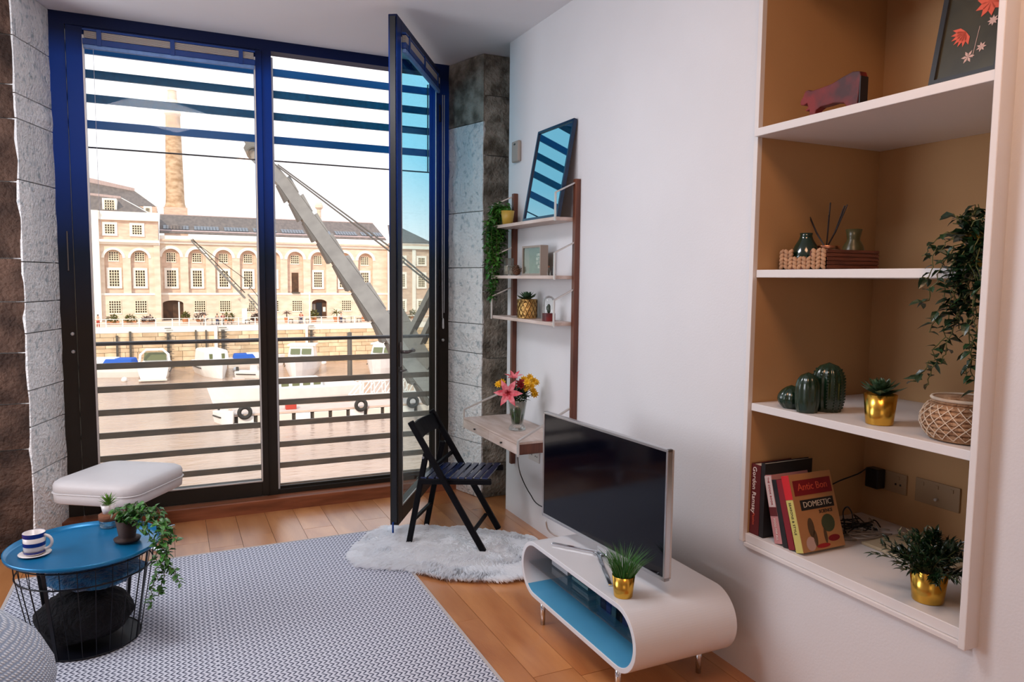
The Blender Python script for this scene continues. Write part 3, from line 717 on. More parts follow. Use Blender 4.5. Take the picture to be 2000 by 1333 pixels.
# trailing ivy on the table
ip = atz(249, 1056, TZ-.012)
iv = thing('potted_ivy', 'trailing green ivy in dark pot spilling over the blue tray edge', 'potted plant', ip)
MB().lathe(ip, [(0,0), (.050, 0), (.055, .012), (.036, .014), (.034, .02), (.046, .095), (.042, .095), (.040, .080), (0, .080)], 30, cap=False).build('pot', M['terracotta'], iv, smooth=True)
top = ip+Vector((0,0,.09)); strands = []
def via(*px): return [aty(x, y, Y) for x, y, Y in px]
strands.append(strand_pts(top, via((262,1000,3.50),(300,1010,3.42),(318,1060,3.36),(335,1110,3.34),(352,1140,3.33))))
strands.append(strand_pts(top, via((275,995,3.46),(312,1030,3.36),(318,1090,3.34),(300,1140,3.30),(296,1185,3.30))))
strands.append(strand_pts(top, via((250,990,3.46),(285,985,3.42),(325,1030,3.40),(345,1060,3.38))))
strands.append(strand_pts(top, via((240,1000,3.54),(262,1015,3.44),(275,1040,3.42))))
strands.append(strand_pts(top, via((230,992,3.56),(222,1004,3.52))))
strands.append(strand_pts(top, via((290,1000,3.50),(320,1015,3.44),(312,1080,3.36),(322,1130,3.34),(310,1165,3.32))))
strands.append(strand_pts(top, via((300,990,3.50),(330,1030,3.42),(326,1090,3.38),(340,1125,3.36))))
strands.append(strand_pts(top, via((262,985,3.52),(282,1020,3.44),(300,1050,3.40),(308,1100,3.37))))
for k in range(10):
    d = rnd_dir(.1, .8); strands.append(strand_pts(top, [top+d*.035, top+d*.06+Vector((.02,0,-.005))], .004))
leafy(strands, iv, M['leaf'], .032, .0068, w=.6, individual=True)
# knitted pouf, bottom left
pf = blob((-.80, 2.80, .235), .42, .42, .27, .05, 1.5, 3, 48, 24, zmin=-.8)
o = pf.build('knitted_pouf', None, None, smooth=True, org=(-.80, 2.80, .01), fix=True)
def knit_mat():
    m = mat('pale blue knit rows', (.50,.57,.66), .95, sheen=.3); nt = m.node_tree; N = nt.nodes; L = nt.links; p = N['Principled BSDF']
    tcn = N.new('ShaderNodeTexCoord'); wv = N.new('ShaderNodeTexWave'); wv.bands_direction = 'Z'; wv.inputs['Scale'].default_value = 26; wv.inputs['Distortion'].default_value = 2.2; wv.inputs['Detail'].default_value = 1; wv.inputs['Detail Scale'].default_value = 1.2
    wv2 = N.new('ShaderNodeTexWave'); wv2.bands_direction = 'DIAGONAL'; wv2.inputs['Scale'].default_value = 40; wv2.inputs['Distortion'].default_value = 1
    mx = N.new('ShaderNodeMath'); mx.operation = 'MULTIPLY'
    L.new(tcn.outputs['Object'], wv.inputs[0]); L.new(tcn.outputs['Object'], wv2.inputs[0]); L.new(wv.outputs['Fac'], mx.inputs[0]); L.new(wv2.outputs['Fac'], mx.inputs[1])
    cr_ = N.new('ShaderNodeValToRGB'); L.new(mx.outputs[0], cr_.inputs[0]); cr_.color_ramp.elements[0].color = (.20,.25,.34,1); cr_.color_ramp.elements[0].position = .02; cr_.color_ramp.elements[1].color = (.66,.70,.76,1); cr_.color_ramp.elements[1].position = .55
    L.new(cr_.outputs[0], p.inputs['Base Color']); bp = N.new('ShaderNodeBump'); bp.inputs['Strength'].default_value = .9; bp.inputs['Distance'].default_value = .006; L.new(mx.outputs[0], bp.inputs['Height']); L.new(bp.outputs[0], p.inputs['Normal'])
    return m
o.data.materials.append(knit_mat()); tag(o, 'pale blue knitted floor pouf cut off by the lower left corner', 'pouf')

# ================================================================== TV BENCH AND TV
BX0, BX1, BY0, BY1, BZ0, BZ1 = 1.492, 1.965, 2.105, 3.055, .125, .387
bn = thing('tv_bench', 'low white capsule-shaped television bench with open front', 'tv bench', (1.73, 2.58, 0))
def stadium(y0, y1, z0, z1, n=44):
    r = (z1-z0)/2; zc_ = (z0+z1)/2; pts = []
    for k in range(n+1): a = PI/2-PI*k/n; pts.append((y1-r+r*math.cos(a), zc_+r*math.sin(a)))
    for k in range(n+1): a = -PI/2-PI*k/n; pts.append((y0+r+r*math.cos(a), zc_+r*math.sin(a)))
    return pts
def shell(o_, i_, x0, x1):
    N_ = len(o_); vs = [(x0, a, b) for a, b in o_]+[(x0, a, b) for a, b in i_]+[(x1, a, b) for a, b in o_]+[(x1, a, b) for a, b in i_]
    fs = []
    for k in range(N_):
        k2 = (k+1) % N_
        fs += [(k, k2, N_+k2, N_+k), (2*N_+k2, 2*N_+k, 3*N_+k, 3*N_+k2), (k2, k, 2*N_+k, 2*N_+k2), (N_+k, N_+k2, 3*N_+k2, 3*N_+k)]
    return MB().add(vs, fs)
T_ = .020
shell(stadium(BY0, BY1, BZ0, BZ1), stadium(BY0+T_, BY1-T_, BZ0+T_, BZ1-T_), BX0, BX1).build('body', M['white_lac'], bn, bevel=.002, fix=True)
li = stadium(BY0+T_+.0005, BY1-T_-.0005, BZ0+T_+.0005, BZ1-T_-.0005)
# blue-lacquered inner lower face
low = [p for p in li if p[1] < BZ0+T_+.025]
low = sorted(low); m_ = MB(); vs = [(BX0+.004, a, b) for a, b in low]+[(BX1-.004, a, b) for a, b in low]; k_ = len(low)
m_.add(vs, [(i+1, i, k_+i, k_+i+1) for i in range(k_-1)]).build('inner_floor', M['bench_in'], bn, solid=.001)
MB().box(BX1-.02, BX1-.012, BY0+.10, BY1-.10, BZ0+T_, BZ1-T_).build('back_panel', M['black'], bn)
MB().box(BX0+.03, BX1-.022, BY0+.022, BY1-.022, .252, .258).build('glass_shelf', M['glass_clear'], bn)
for yy in (2.27, 2.90):
    for xx in (1.53, 1.92): MB().tube([(xx, yy, 0), (xx, yy, .126)], [.011, .013], 12).build('leg', M['chrome'], bn, smooth=True)
# disc cases and boxes on the glass shelf
stk = [('disc_case', 'pale', .58,.60,.62, 2.90, 2.965), ]
SZ = .2585
def case(name, lab, cat, x0, x1, y0, y1, z0, z1, c, grp=None):
    o = MB().box(x0, x1, y0, y1, z0, z1).build(name, c, None, bevel=.0015, org=((x0+x1)/2, (y0+y1)/2, z0)); tag(o, lab, cat, grp); return o
M['case_pale'] = flat('case_pale', (.50,.53,.58), .3); M['case_teal'] = flat('case_teal', (.05,.16,.20), .3); M['case_blue'] = flat('case_blue', (.01,.04,.22), .3)
case('set_top_box', 'silver grey box at far end of the glass shelf inside bench', 'box', 1.60, 1.80, 2.80, 2.95, SZ, SZ+.032, M['case_pale'])
for k in range(6):
    z = SZ+.001+k*.0145; case('disc_case', ('lowest','second lowest','third from the bottom','third from the top','second from the top','topmost')[k]+' disc case of the teal and grey stack inside the bench', 'disc case', 1.60+.006*(k%2), 1.735+.006*(k%2), 2.62, 2.76+.004*(k%3), z, z+.0135, (M['case_teal'], M['case_pale'], M['black'])[k % 3], 'disc cases stacked on the glass shelf')
for k in range(5):
    z = SZ+.001+k*.0145; case('disc_case', ('lowest','second lowest','middle','second from the top','topmost')[k]+' disc case of the dark blue stack inside the bench', 'disc case', 1.62+.005*(k%2), 1.755, 2.44, 2.575-.004*(k%2), z, z+.0135, (M['case_blue'], M['black'])[k % 2], 'dark blue disc cases on the glass shelf')
case('game_console', 'flat black electronics box on the glass shelf near end', 'box', 1.62, 1.86, 2.20, 2.40, SZ, SZ+.045, M['black'])
for k in range(2):
    z = SZ+.0455+k*.0145; case('disc_case', ('dark blue disc case lying directly on the flat black electronics box','pale disc case on top of the one over the black electronics box')[k], 'disc case', 1.63, 1.765, 2.22, 2.36, z, z+.0135, M['case_pale'] if k else M['case_blue'], 'disc cases on the electronics box')
for k in range(9):
    yy = 2.34+k*.042; z0 = BZ0+T_+.0015
    case('magazine', ('leftmost, farthest','second','third','fourth','fifth, middle','sixth','seventh','eighth','last, nearest')[k]+' magazine of the row standing inside the bench at the back', 'magazine', 1.70, 1.93, yy, yy+.036, z0, z0+.05+.008*(k%3), (M['case_blue'], M['black'], M['case_teal'])[k % 3], 'magazines standing at back of the bench')
# television
L_ = Vector((1.626, 3.10, 0)); R_ = Vector((1.690, 2.205, 0)); tu = (R_-L_); TW = tu.length; tu /= TW; tn = Vector((tu.y, -tu.x, 0))
if tn.x > 0: tn = -tn     # towards the room
tv = thing('television', 'flat television with thin silver frame on the white bench', 'television', ((L_+R_)/2)+Vector((0,0,BZ1)))
def tp(a, n, z): return L_+tu*a+tn*n+Vector((0,0,z))
def tbox(a0, a1, n0, n1, z0, z1, m=None): return (m or MB()).obox(tp((a0+a1)/2, (n0+n1)/2, (z0+z1)/2), tu*(a1-a0)/2, tn*(n1-n0)/2, Vector((0,0,(z1-z0)/2)))
Z0, Z1 = .447, .962; b_ = .011
tbox(b_, TW-b_, -.004, .001, Z0+b_+.004, Z1-b_).build('screen', M['screen'], tv)
m_ = tbox(0, TW, -.022, .004, Z1-b_, Z1); tbox(0, TW, -.022, .004, Z0, Z0+b_+.004, m_); tbox(0, b_, -.022, .004, Z0, Z1, m_); tbox(TW-b_, TW, -.022, .004, Z0, Z1, m_)
m_.build('bezel', M['steel'], tv, bevel=.002)
tbox(.004, TW-.004, -.034, -.0225, Z0+.004, Z1-.004).build('back_shell', M['galv'], tv, bevel=.003)
tbox(TW*.38, TW*.62, -.055, -.0345, .42, .70).build('rear_housing', M['black'], tv, bevel=.01)
ctr = atz(1166, 1079, .392); lft = atz(1078, 1062, .392); rgt = atz(1192, 1144, .392)
MB().bar(ctr, lft, .020, .010).build('stand_leg', M['chrome'], tv, bevel=.004); MB().bar(ctr+Vector((0,0,.0)), rgt, .020, .010).build('stand_leg', M['chrome'], tv, bevel=.004)
nk = tp(TW*.5, -.035, 0)
MB().bar((ctr.x, ctr.y, .393), (nk.x, nk.y, .393), .05, .008).build('stand_neck', M['chrome'], tv, bevel=.003)
MB().bar((nk.x, nk.y, .397), (nk.x, nk.y, .47), .07, .014, up=tn).build('stand_column', M['chrome'], tv, bevel=.003)
# grass in gold pot on the bench
gq = atz(1217, 1164, BZ1)
def gold_plant(base, r, h, label, name='potted_grass'):
    t = thing(name, label, 'potted plant', base)
    MB().lathe(base, [(0, 0), (r*.80, 0), (r*.82, .002), (r, h), (r-.002, h), (r-.004, h*.85), (0, h*.85)], 40, cap=False).build('pot', M['gold'], t, smooth=True)
    MB().lathe(base+Vector((0,0,h*.85)), [(0, 0), (r-.005, 0), (r*.5, .006), (0, .008)], 24, cap=False).build('soil', M['soil'], t, smooth=True)
    return t
gg = gold_plant(gq, .044, .083, 'spiky green grass in gold pot beside the television stand')
gm = MB()
for k in range(330):
    a = random.uniform(0, 2*PI); r = .034*math.sqrt(random.random()); p = gq+Vector((r*math.cos(a), r*math.sin(a), .072))
    L = random.uniform(.07, .145); out = (r/.034)*.45+random.uniform(-.1, .25); d = Vector((math.cos(a)*out, math.sin(a)*out, 1)).normalized()
    s_ = Vector((-math.sin(a+k), math.cos(a+k), 0))*.0011; b = p+d*L*.55; c = b+(d+Vector((math.cos(a)*.35, math.sin(a)*.35, -.15)))*L*.45
    gm.add([p-s_, p+s_, b+s_*.9, b-s_*.9, c], [(0,1,2,3), (3,2,4)])
gm.build('blades', M['grass'], gg, kind='stuff')
# ================================================================== WALL SHELVING UNIT WITH DESK
SY0, SY1 = 3.585, 4.445; SX = 1.937
su = thing('wall_shelving_unit', 'walnut and pale ash wall shelving unit with fold-out desk', 'shelving', (2.06, 4.0, .35))
for yy, z0 in ((3.585, .34), (4.395, .355)): MB().box(2.052, 2.084, yy-.016, yy+.016, z0, 2.155).build('upright', M['walnut'], su, bevel=.003)
SHZ = (1.945, 1.620, 1.357)
for z in SHZ: MB().box(SX, 2.082, SY0+.018, SY1, z-.020, z).build('shelf', M['pale_oak'], su, bevel=.002)
for z, top in ((1.945, 2.075), (1.620, 1.745), (1.357, 1.482)):
    for yy in (SY0, SY1+.006):
        yp = yy if yy < 4 else 4.411
        m_ = MB(); m_.bar((SX-.004, yy, z-.024), (SX-.004, yy, top), .014, .008, up=(1,0,0)); m_.bar((SX-.004, yy, top), (2.056, yp, top+.060), .014, .008)
        m_.build('bracket', M['galv'], su, bevel=.001)
MB().box(1.740, 2.080, 3.630, 4.455, .672, .684).build('desk_top', M['pale_oak'], su, bevel=.002)
MB().box(1.752, 2.080, 3.642, 4.445, .618, .672).build('desk_case', M['pale_oak'], su)
MB().box(1.752, 2.080, 3.633, 3.642, .618, .672).build('desk_side', M['walnut'], su)
MB().box(1.760, 2.080, 3.645, 4.44, .610, .618).build('desk_underside', M['walnut'], su)
for a, b in ((3.634, 4.040), (4.044, 4.452)):
    d_ = MB().box(1.738, 1.752, a, b, .616, .671).build('drawer_front', M['pale_oak'], su, bevel=.0015)
    ym = (a+b)/2; MB().tube([(1.738, ym, .644), (1.726, ym, .644)], [.004, .006], 10).build('knob', M['black'], d_)
for yy in (3.626, 4.460):
    yp = 3.60 if yy < 4 else 4.411
    m_ = MB(); m_.bar((1.742, yy, .606), (1.742, yy, .735 if yy > 4 else .695), .016, .010, up=(1,0,0)); m_.bar((1.742, yy, .735 if yy > 4 else .695), (2.056, yp, .865), .016, .010)
    m_.build('bracket', M['galv'], su, bevel=.001)

# leaning picture on top shelf
pic = thing('leaning_picture', 'black framed glass picture leaning on top of wall shelving, reflecting the window', 'picture', (1.97, 3.83, 1.945))
pb = Vector((1.968, 3.612, 1.947)); pu = Vector((0, 1, 0)); pw_ = Vector((2.068-1.968, 0, 2.490-1.947)); PH = pw_.length; pw_ /= PH; pn = Vector((-pw_.z, 0, pw_.x))
def pbx(a0, a1, h0, h1, n0, n1, m=None): return (m or MB()).obox(pb+pu*(a0+a1)/2+pw_*(h0+h1)/2+pn*(n0+n1)/2, pu*(a1-a0)/2, pw_*(h1-h0)/2, pn*(n1-n0)/2)
PWD = .440
m_ = pbx(0, PWD, 0, .014, -.012, .010); pbx(0, PWD, PH-.014, PH, -.012, .010, m_); pbx(0, .014, .014, PH-.014, -.012, .010, m_); pbx(PWD-.014, PWD, .014, PH-.014, -.012, .010, m_)
m_.build('frame', mat('navy picture frame', (.004,.02,.06), .3), pic)
gl_ = mat('picture glass over dark print', (.002,.04,.09), .02, spec=1.0, coat=1.0)
gl_.node_tree.nodes['Principled BSDF'].inputs['Coat IOR'].default_value = 2.6; gl_.node_tree.nodes['Principled BSDF'].inputs['IOR'].default_value = 2.2
gl_.node_tree.nodes['Principled BSDF'].inputs['Coat Roughness'].default_value = .01
pbx(.012, PWD-.012, .012, PH-.012, -.008, .002).build('glazing', gl_, pic)
# alarm sensor
sn = thing('wall_sensor', 'small taupe sensor box on the white wall beside leaning picture', 'sensor', (2.084, 4.39, 2.42))
MB().box(2.058, 2.0845, 4.335, 4.435, 2.358, 2.492).build('housing', M['plastic_grey'], sn, bevel=.008); MB().box(2.055, 2.0578, 4.375, 4.395, 2.465, 2.475).build('indicator', M['black'], sn)
# hanging ivy on the shelf end
hp = Vector((1.985, 4.325, 1.946))
hi = thing('hanging_ivy', 'bushy green ivy hanging down from left end of top wall shelf', 'potted plant', hp)
MB().lathe(hp, [(0, 0), (.032, 0), (.044, .088), (.041, .088), (.038, .075), (0, .075)], 28, cap=False).build('pot', mat('mustard pot', (.50,.33,.05), .4), hi, smooth=True)
top = hp+Vector((0, 0, .085)); S_ = []
for k in range(26):
    px0 = random.uniform(946, 988); yb = random.choice((470, 520, 560, 585)); Yd = random.uniform(4.38, 4.50)
    S_.append(strand_pts(top, [aty(random.uniform(962, 978), 405, Yd), aty(px0, 450, Yd), aty(px0+random.uniform(-6, 4), (450+yb)/2, Yd), aty(955+random.uniform(-6, 24)*(585-yb)/110+6, yb, Yd)], .008))
for k in range(10):
    d = rnd_dir(.1, .9); S_.append(strand_pts(top, [top+d*.05+Vector((-.02,.05,.02))], .004))
leafy(S_, hi, M['leaf'], .040, .0085, w=.62)
# items on the middle shelf
z = SHZ[1]+.0006
jp = Vector((1.985, 4.30, z)); jr = thing('candle_jar', 'clear glass candle jar at left end of the middle wall shelf', 'jar', jp)
MB().lathe(jp, [(0, 0), (.030, 0), (.033, .004), (.033, .110), (.030, .110), (.030, .006), (0, .006)], 28, cap=False).build('glass', M['glass_clear'], jr, smooth=True)
MB().lathe(jp+Vector((0,0,.007)), [(.0, 0), (.028, 0), (.028, .055), (0, .055)], 20, cap=False).build('wax', M['wax'], jr, smooth=True)
jp = Vector((1.972, 4.215, z)); jr = thing('tea_light_glass', 'small glass tea light holder beside the pine cone', 'candle holder', jp)
MB().lathe(jp, [(0, 0), (.026, 0), (.032, .060), (.029, .060), (.024, .006), (0, .006)], 24, cap=False).build('glass', M['glass_clear'], jr, smooth=True)
MB().lathe(jp+Vector((0,0,.007)), [(.0, 0), (.020, 0), (.020, .02), (0, .02)], 16, cap=False).build('wax', M['wax'], jr, smooth=True)
cp_ = Vector((1.965, 4.14, z)); pc = thing('pine_cone', 'brown pine cone standing beside the green box frame', 'pine cone', cp_)
MB().lathe(cp_, [(.004, 0), (.022, .008), (.026, .028), (.018, .05), (.004, .064)], 14).build('core', M['wicker_wood'], pc, smooth=True)
scm = MB()
for k in range(60):
    a = k*2.4; t = k/60; r = .026*math.sin(PI*(.12+.80*t))+.003; p = cp_+Vector((r*math.cos(a), r*math.sin(a), .006+.056*t)); d = Vector((math.cos(a), math.sin(a), .45)); leaf_into(scm, p-d*.004, d, .015, .9, .1, 0)
scm.build('scales', mat('cone scale', (.20,.12,.07), .8), pc, kind='stuff')
bf = thing('box_frame', 'small green glazed box frame with white lettering on middle wall shelf', 'picture', (1.99, 3.96, z))
fy0, fy1, fx, fz0, fz1 = 3.835, 4.085, 1.975, z, z+.178
m_ = MB().box(fx, fx+.05, fy0, fy0+.012, fz0, fz1).box(fx, fx+.05, fy1-.012, fy1, fz0, fz1).box(fx, fx+.05, fy0+.012, fy1-.012, fz0, fz0+.012).box(fx, fx+.05, fy0+.012, fy1-.012, fz1-.012, fz1)
m_.build('frame', mat('pale grey wood', (.30,.25,.21), .6), bf); MB().box(fx+.045, fx+.049, fy0+.012, fy1-.012, fz0+.012, fz1-.012).build('backing', mat('moss green card', (.05,.10,.055), .6, col2=(.02,.04,.02), vscale=12), bf)
MB().box(fx+.004, fx+.006, fy0+.012, fy1-.012, fz0+.012, fz1-.012).build('glazing', glass('dim glazing', (.93,.97,.94), .25), bf)
for k, s_ in enumerate(('LIFE IS', 'BETTER', 'BY THE', 'SEA')):
    text(s_, 'lettering', bf, M['ink_white'], (fx+.043, 3.935, fz1-.055-k*.024), (0,-1,0), (0,0,1), .024)
og = Vector((1.965, 3.655, z)); orn = thing('small_figurine', 'tiny dark figurine beside the bracket on middle wall shelf', 'figurine', og)
MB().lathe(og, [(0,0), (.012, 0), (.014, .004), (.008, .02), (.011, .032), (.006, .045), (.003, .050)], 16).build('figure_body', M['dark_edge'], orn, smooth=True); MB().lathe(og+Vector((0,0,.050)), [(.003, 0), (.008, .006), (.008, .013), (.002, .019)], 12).build('figure_head', M['terracotta'], orn, smooth=True)
orb = Vector((1.962, 3.705, z)); o_ = thing('tiny_bottle', 'tiny clear glass bottle left of the dark figurine', 'bottle', orb)
MB().lathe(orb, [(0,0), (.009, 0), (.010, .004), (.010, .026), (.004, .034), (.004, .044)], 14).build('glass', M['glass_clear'], o_, smooth=True); MB().lathe(orb+Vector((0,0,.0445)), [(.004, 0), (.005, .01)], 10).build('stopper', M['cork'], o_)
# items on the lower shelf
z = SHZ[2]+.0006; bp_ = Vector((1.995, 4.045, z))
bs = thing('brass_planter', 'hammered brass pot with dark rosette succulent on lower wall shelf', 'potted plant', bp_)
MB().lathe(bp_, [(0, 0), (.058, 0), (.060, .004), (.062, .118), (.059, .118), (.057, .100), (0, .100)], 32, cap=False).build('pot', M['brass_pot'], bs, smooth=True)
gm = MB()
for s in (1, -1):
    for k in range(14): gm.tube([bp_+Vector((.0625*math.cos(a), .0625*math.sin(a), zz)) for a, zz in [(2*PI*k/14+s*2*PI/14*2*j/6, .006+.108*j/6) for j in range(7)]], .0016, 4)
gm.build('lattice_relief', mat('dark brass relief', (.10,.05,.012), .5, .5), bs)
def rosette(base, R, h, parent, mt, n=26, wd=.5, k0=0):
    P, Fc = leaf_shape(wd, .10, -.10); lm = mesh_of(MB().add(P, Fc), 'leaf', mt)
    for k in range(n):
        t = k/n; a = k*2.39996+k0; el = math.radians(78-66*t); d = Vector((math.cos(a)*math.cos(el), math.sin(a)*math.cos(el), math.sin(el))); s_ = d.cross(Vector((0,0,1))).normalized(); n_ = s_.cross(d)*-1
        if n_.z < 0: n_ = -n_
        S = R*(.45+.60*t); part_from(lm, 'leaf', parent, frame_m(base+d*.004+Vector((0,0,h*(1-t)*.5)), d*S, s_*S, n_*S*1.2))
rosette(bp_+Vector((0,0,.105)), .082, .03, bs, M['succ'])
gd = Vector((1.985, 3.742, z)); do = thing('glass_dome', 'small glass dome with cactus and wooden base on lower wall shelf', 'glass dome', gd)
MB().lathe(gd, [(0, 0), (.038, 0), (.038, .045), (0, .045)], 28, cap=False).build('base', M['red_wood'], do, smooth=False)
MB().lathe(gd+Vector((0,0,.0455)), [(.0365, 0), (.0365, .065), (.032, .083), (.020, .096), (0, .101)], 30, cap=False).build('dome', M['glass_clear'], do, smooth=True)
MB().lathe(gd+Vector((0,0,.046)), [(.006, 0), (.010, .010), (.010, .042), (.004, .052)], 12).tube([gd+Vector((0,.008,.062)), gd+Vector((0,.020,.068)), gd+Vector((0,.021,.084))], .005, 8).build('cactus', M['cactus'], do, smooth=True)

# ---- flower vase on the desk
fv = Vector((1.893, 3.957, .6845)); va = thing('flower_vase', 'glass vase of pink lily, yellow and red flowers on the desk', 'vase', fv)
fl8 = lambda t: 1+.035*math.cos(8*t)
MB().lathe(fv, [(.0, 0), (.048, 0), (.052, .006), (.047, .020), (.036, .034), (.036, .045), (.045, .10), (.058, .185), (.055, .185), (.042, .10), (.032, .046), (.030, .036), (0, .033)], 48, cap=False, mod=fl8).build('vase_glass', M['glass_clear'], va, smooth=True)
MB().lathe(fv+Vector((0,0,.036)), [(0, 0), (.029, 0), (.040, .055), (.049, .135), (.0, .135)], 30, cap=False).build('water', mat('green tinted water', (.03,.10,.02), .1, trans=.0, spec=.6, col2=(.008,.03,.006), vscale=30), va, smooth=True)
sm = MB(); hd_ = fv+Vector((0,0,.24))
heads = {'lily': aty(993, 768, 3.90), 'lily2': aty(1004, 742, 3.93), 'red': aty(1018, 752, 3.95), 'y': []}
yl = [aty(*q) for q in ((1024,742,3.96),(1034,738,3.94),(1042,745,3.95),(1038,754,3.91),(1046,748,3.97),(1040,764,3.93),(1030,748,3.90),(1044,770,3.95),(974,752,3.98),(980,748,3.97),(1028,758,3.93))]
for h_ in yl+[heads['lily'], heads['lily2'], heads['red']]: sm.tube([fv+Vector((random.uniform(-.015,.015), random.uniform(-.015,.015), .06)), fv+Vector((random.uniform(-.03,.03), random.uniform(-.03,.03), .175)), h_], .002, 5)
sm.build('stem', M['stem'], va)
fo = MB()
for k in range(230):
    d = rnd_dir(-.1, 1); p = fv+Vector((0,0,.185))+Vector((d.x*.055, d.y*.055, d.z*.07)); leaf_into(fo, p, rnd_dir(-.3,.9), random.uniform(.02, .038), .5)
fo.build('foliage', M['leaf_dark'], va, kind='stuff')
def petals(name, c, axis, n, L, wd, mt, el=25, droop=.35, layers=1):
    axis = Vector(axis).normalized(); a1 = axis.cross(Vector((0,0,1)));
    if a1.length < .1: a1 = Vector((1,0,0))
    a1.normalize(); a2 = axis.cross(a1); m = MB()
    P, Fc = leaf_shape(wd, .06, droop)
    for ly in range(layers):
        for k in range(n):
            t = 2*PI*(k+.5*ly)/n; e = math.radians(el+ly*28); d = (a1*math.cos(t)+a2*math.sin(t))*math.cos(e)+axis*math.sin(e); s = axis.cross(d).normalized(); nn = d.cross(s)
            m.add([c+(d*x+s*y+nn*z_)*L*(1-.15*ly) for x, y, z_ in P], Fc)
    return m.build(name, mt, va)
M['lily'] = mat('pink lily petal', (.72,.25,.28), .5, col2=(.60,.03,.06), vscale=28); M['yel'] = mat('yellow petal', (.80,.46,.01), .5); M['redp'] = mat('dark red petal', (.28,.008,.015), .5)
petals('lily_bloom', heads['lily'], (-.5,-.8,.1), 6, .085, .48, M['lily'], 28, .35); petals('lily_bloom', heads['lily'], (-.5,-.8,.1), 5, .030, .3, M['redp'], 50, .1)
petals('lily_bloom', heads['lily2'], (-.2,-.3,1), 6, .068, .36, M['lily'], 48, .3); petals('red_bloom', heads['red'], (-.2,-.7,.6), 9, .042, .5, M['redp'], 25, .2, 2)
for c in yl: petals('yellow_bloom', c, (random.uniform(-.6,.3), -.7, random.uniform(.1,.8)), 9, .028, .5, M['yel'], 25, .2, 2)

# ---- sockets under the desk, cables
def plate(name, label, X, y0, y1, z0, z1, mt, sw=2, sock=True):
    t = thing(name, label, 'socket', (X, (y0+y1)/2, (z0+z1)/2))
    MB().box(X-.009, X-.0005, y0, y1, z0, z1).build('face_plate', mt, t, bevel=.002)
    for k in range(sw):
        yc = y0+(y1-y0)*(k+.5)/sw
        if sock:
            for a, b in ((0, .022), (-.011, -.004), (.011, -.004)): MB().box(X-.0105, X-.0088, yc+a-.0035, yc+a+.0035, (z0+z1)/2+b-.005, (z0+z1)/2+b+.003).build('socket_hole', M['dark_edge'], t)
        MB().box(X-.012, X-.0088, yc-.006, yc+.006, z1-.026, z1-.012).build('switch', mt, t)
    return t
plate('wall_socket', 'white double socket low on the wall under the desk', WX, 4.02, 4.165, .440, .525, M['plastic_white'])
plate('wall_socket', 'white single socket on wall behind the television edge', WX, 3.86, 3.945, .440, .525, M['plastic_white'], 1)
cb = [aty(1010.5, 888, 3.68), atx(1016, 925, 1.98), atx(1035, 965, 2.0), atx(1062, 992, 2.03), Vector((2.06, 3.25, .30)), Vector((2.07, 3.1, .12)), Vector((2.07, 3.05, .02))]
def smooth_path(P, n=6):
    P = [Vector(p) for p in P]; out = []
    for i in range(len(P)-1):
        p0 = P[max(i-1, 0)]; p1 = P[i]; p2 = P[i+1]; p3 = P[min(i+2, len(P)-1)]
        for k in range(n):
            t = k/n; out.append(.5*((2*p1)+(p2-p0)*t+(2*p0-5*p1+4*p2-p3)*t*t+(3*p1-p0-3*p2+p3)*t**3))
    return out+[P[-1]]
c_ = MB().tube(smooth_path(cb), .0035, 7).build('power_cable', M['black'], None, smooth=True, org=cb[-1]); tag(c_, 'thin black cable looping down from the desk to behind the television', 'cable')
cb = [tp(.02, -.05, .46), Vector((1.80, 3.02, .40)), Vector((1.93, 3.08, .36)), Vector((2.03, 3.12, .20)), Vector((2.05, 3.14, .05))]
c_ = MB().tube(smooth_path([atx(1066, 1018, 1.75), atx(1082, 1045, 1.80), Vector((1.99, 3.10, .20)), Vector((2.04, 3.12, .02))]), .005, 7).build('television_cable', M['galv'], None, smooth=True, org=(2.04, 3.12, .02)); tag(c_, 'grey television cable dropping behind far end of the white bench', 'cable')

# ================================================================== THINGS IN THE ALCOVE
eps = .0008
# -- top shelf
z = 2.181+eps; bq = (2.145, 1.92, z)
bl = thing('wooden_bull', 'dark red flat wooden bull figurine on the highest alcove shelf', 'figurine', bq)
prof = [(.0,.0),(.022,.0),(.027,.040),(.045,.050),(.075,.050),(.10,.052),(.140,.042),(.150,.028),(.158,.0),(.190,.0),(.196,.060),(.202,.130),(.196,.150),(.17,.156),(.13,.146),(.09,.132),(.05,.128),(.005,.126),(-.008,.134),(-.022,.132),(-.030,.112),(-.042,.094),(-.040,.078),(-.026,.074),(-.012,.080),(-.006,.062),(-.018,.052),(-.014,.046),(.0,.05)]
sc_ = 1.07; MB().prism([(-(a*sc_)+.075, b*.86) for a, b in prof], (2.13, 1.94, z), (0,1,0), (0,0,1), (1,0,0), .035).build('body', M['red_wood'], bl, bevel=.003)
MB().box(2.1295, 2.1655, 1.94+.075-.2175, 1.94+.075-.2125, z+.01, z+.112).build('dark_edge_band', M['dark_edge'], bl)
pa = atz(1815, 172, 2.183); pb2 = atz(1942, 136, 2.183); pa.x = pb2.x = (pa.x+pb2.x)/2
ar = thing('botanical_picture', 'black framed dark botanical print with coral flowers leaning on highest shelf', 'picture', (pa.x, (pa.y+pb2.y)/2, 2.183))
au = Vector((0,-1,0)); W_ = abs(pa.y-pb2.y); lean = Vector((.20, 0, 1)).normalized(); an = Vector((-lean.z, 0, lean.x)); a0 = Vector((pa.x+.012, max(pa.y, pb2.y), 2.184))
def abx(a, b, h0, h1, n0, n1, m=None): return (m or MB()).obox(a0+au*(a+b)/2+lean*(h0+h1)/2+an*(n0+n1)/2, au*(b-a)/2, lean*(h1-h0)/2, an*(n1-n0)/2)
AH = .46; fw = .016
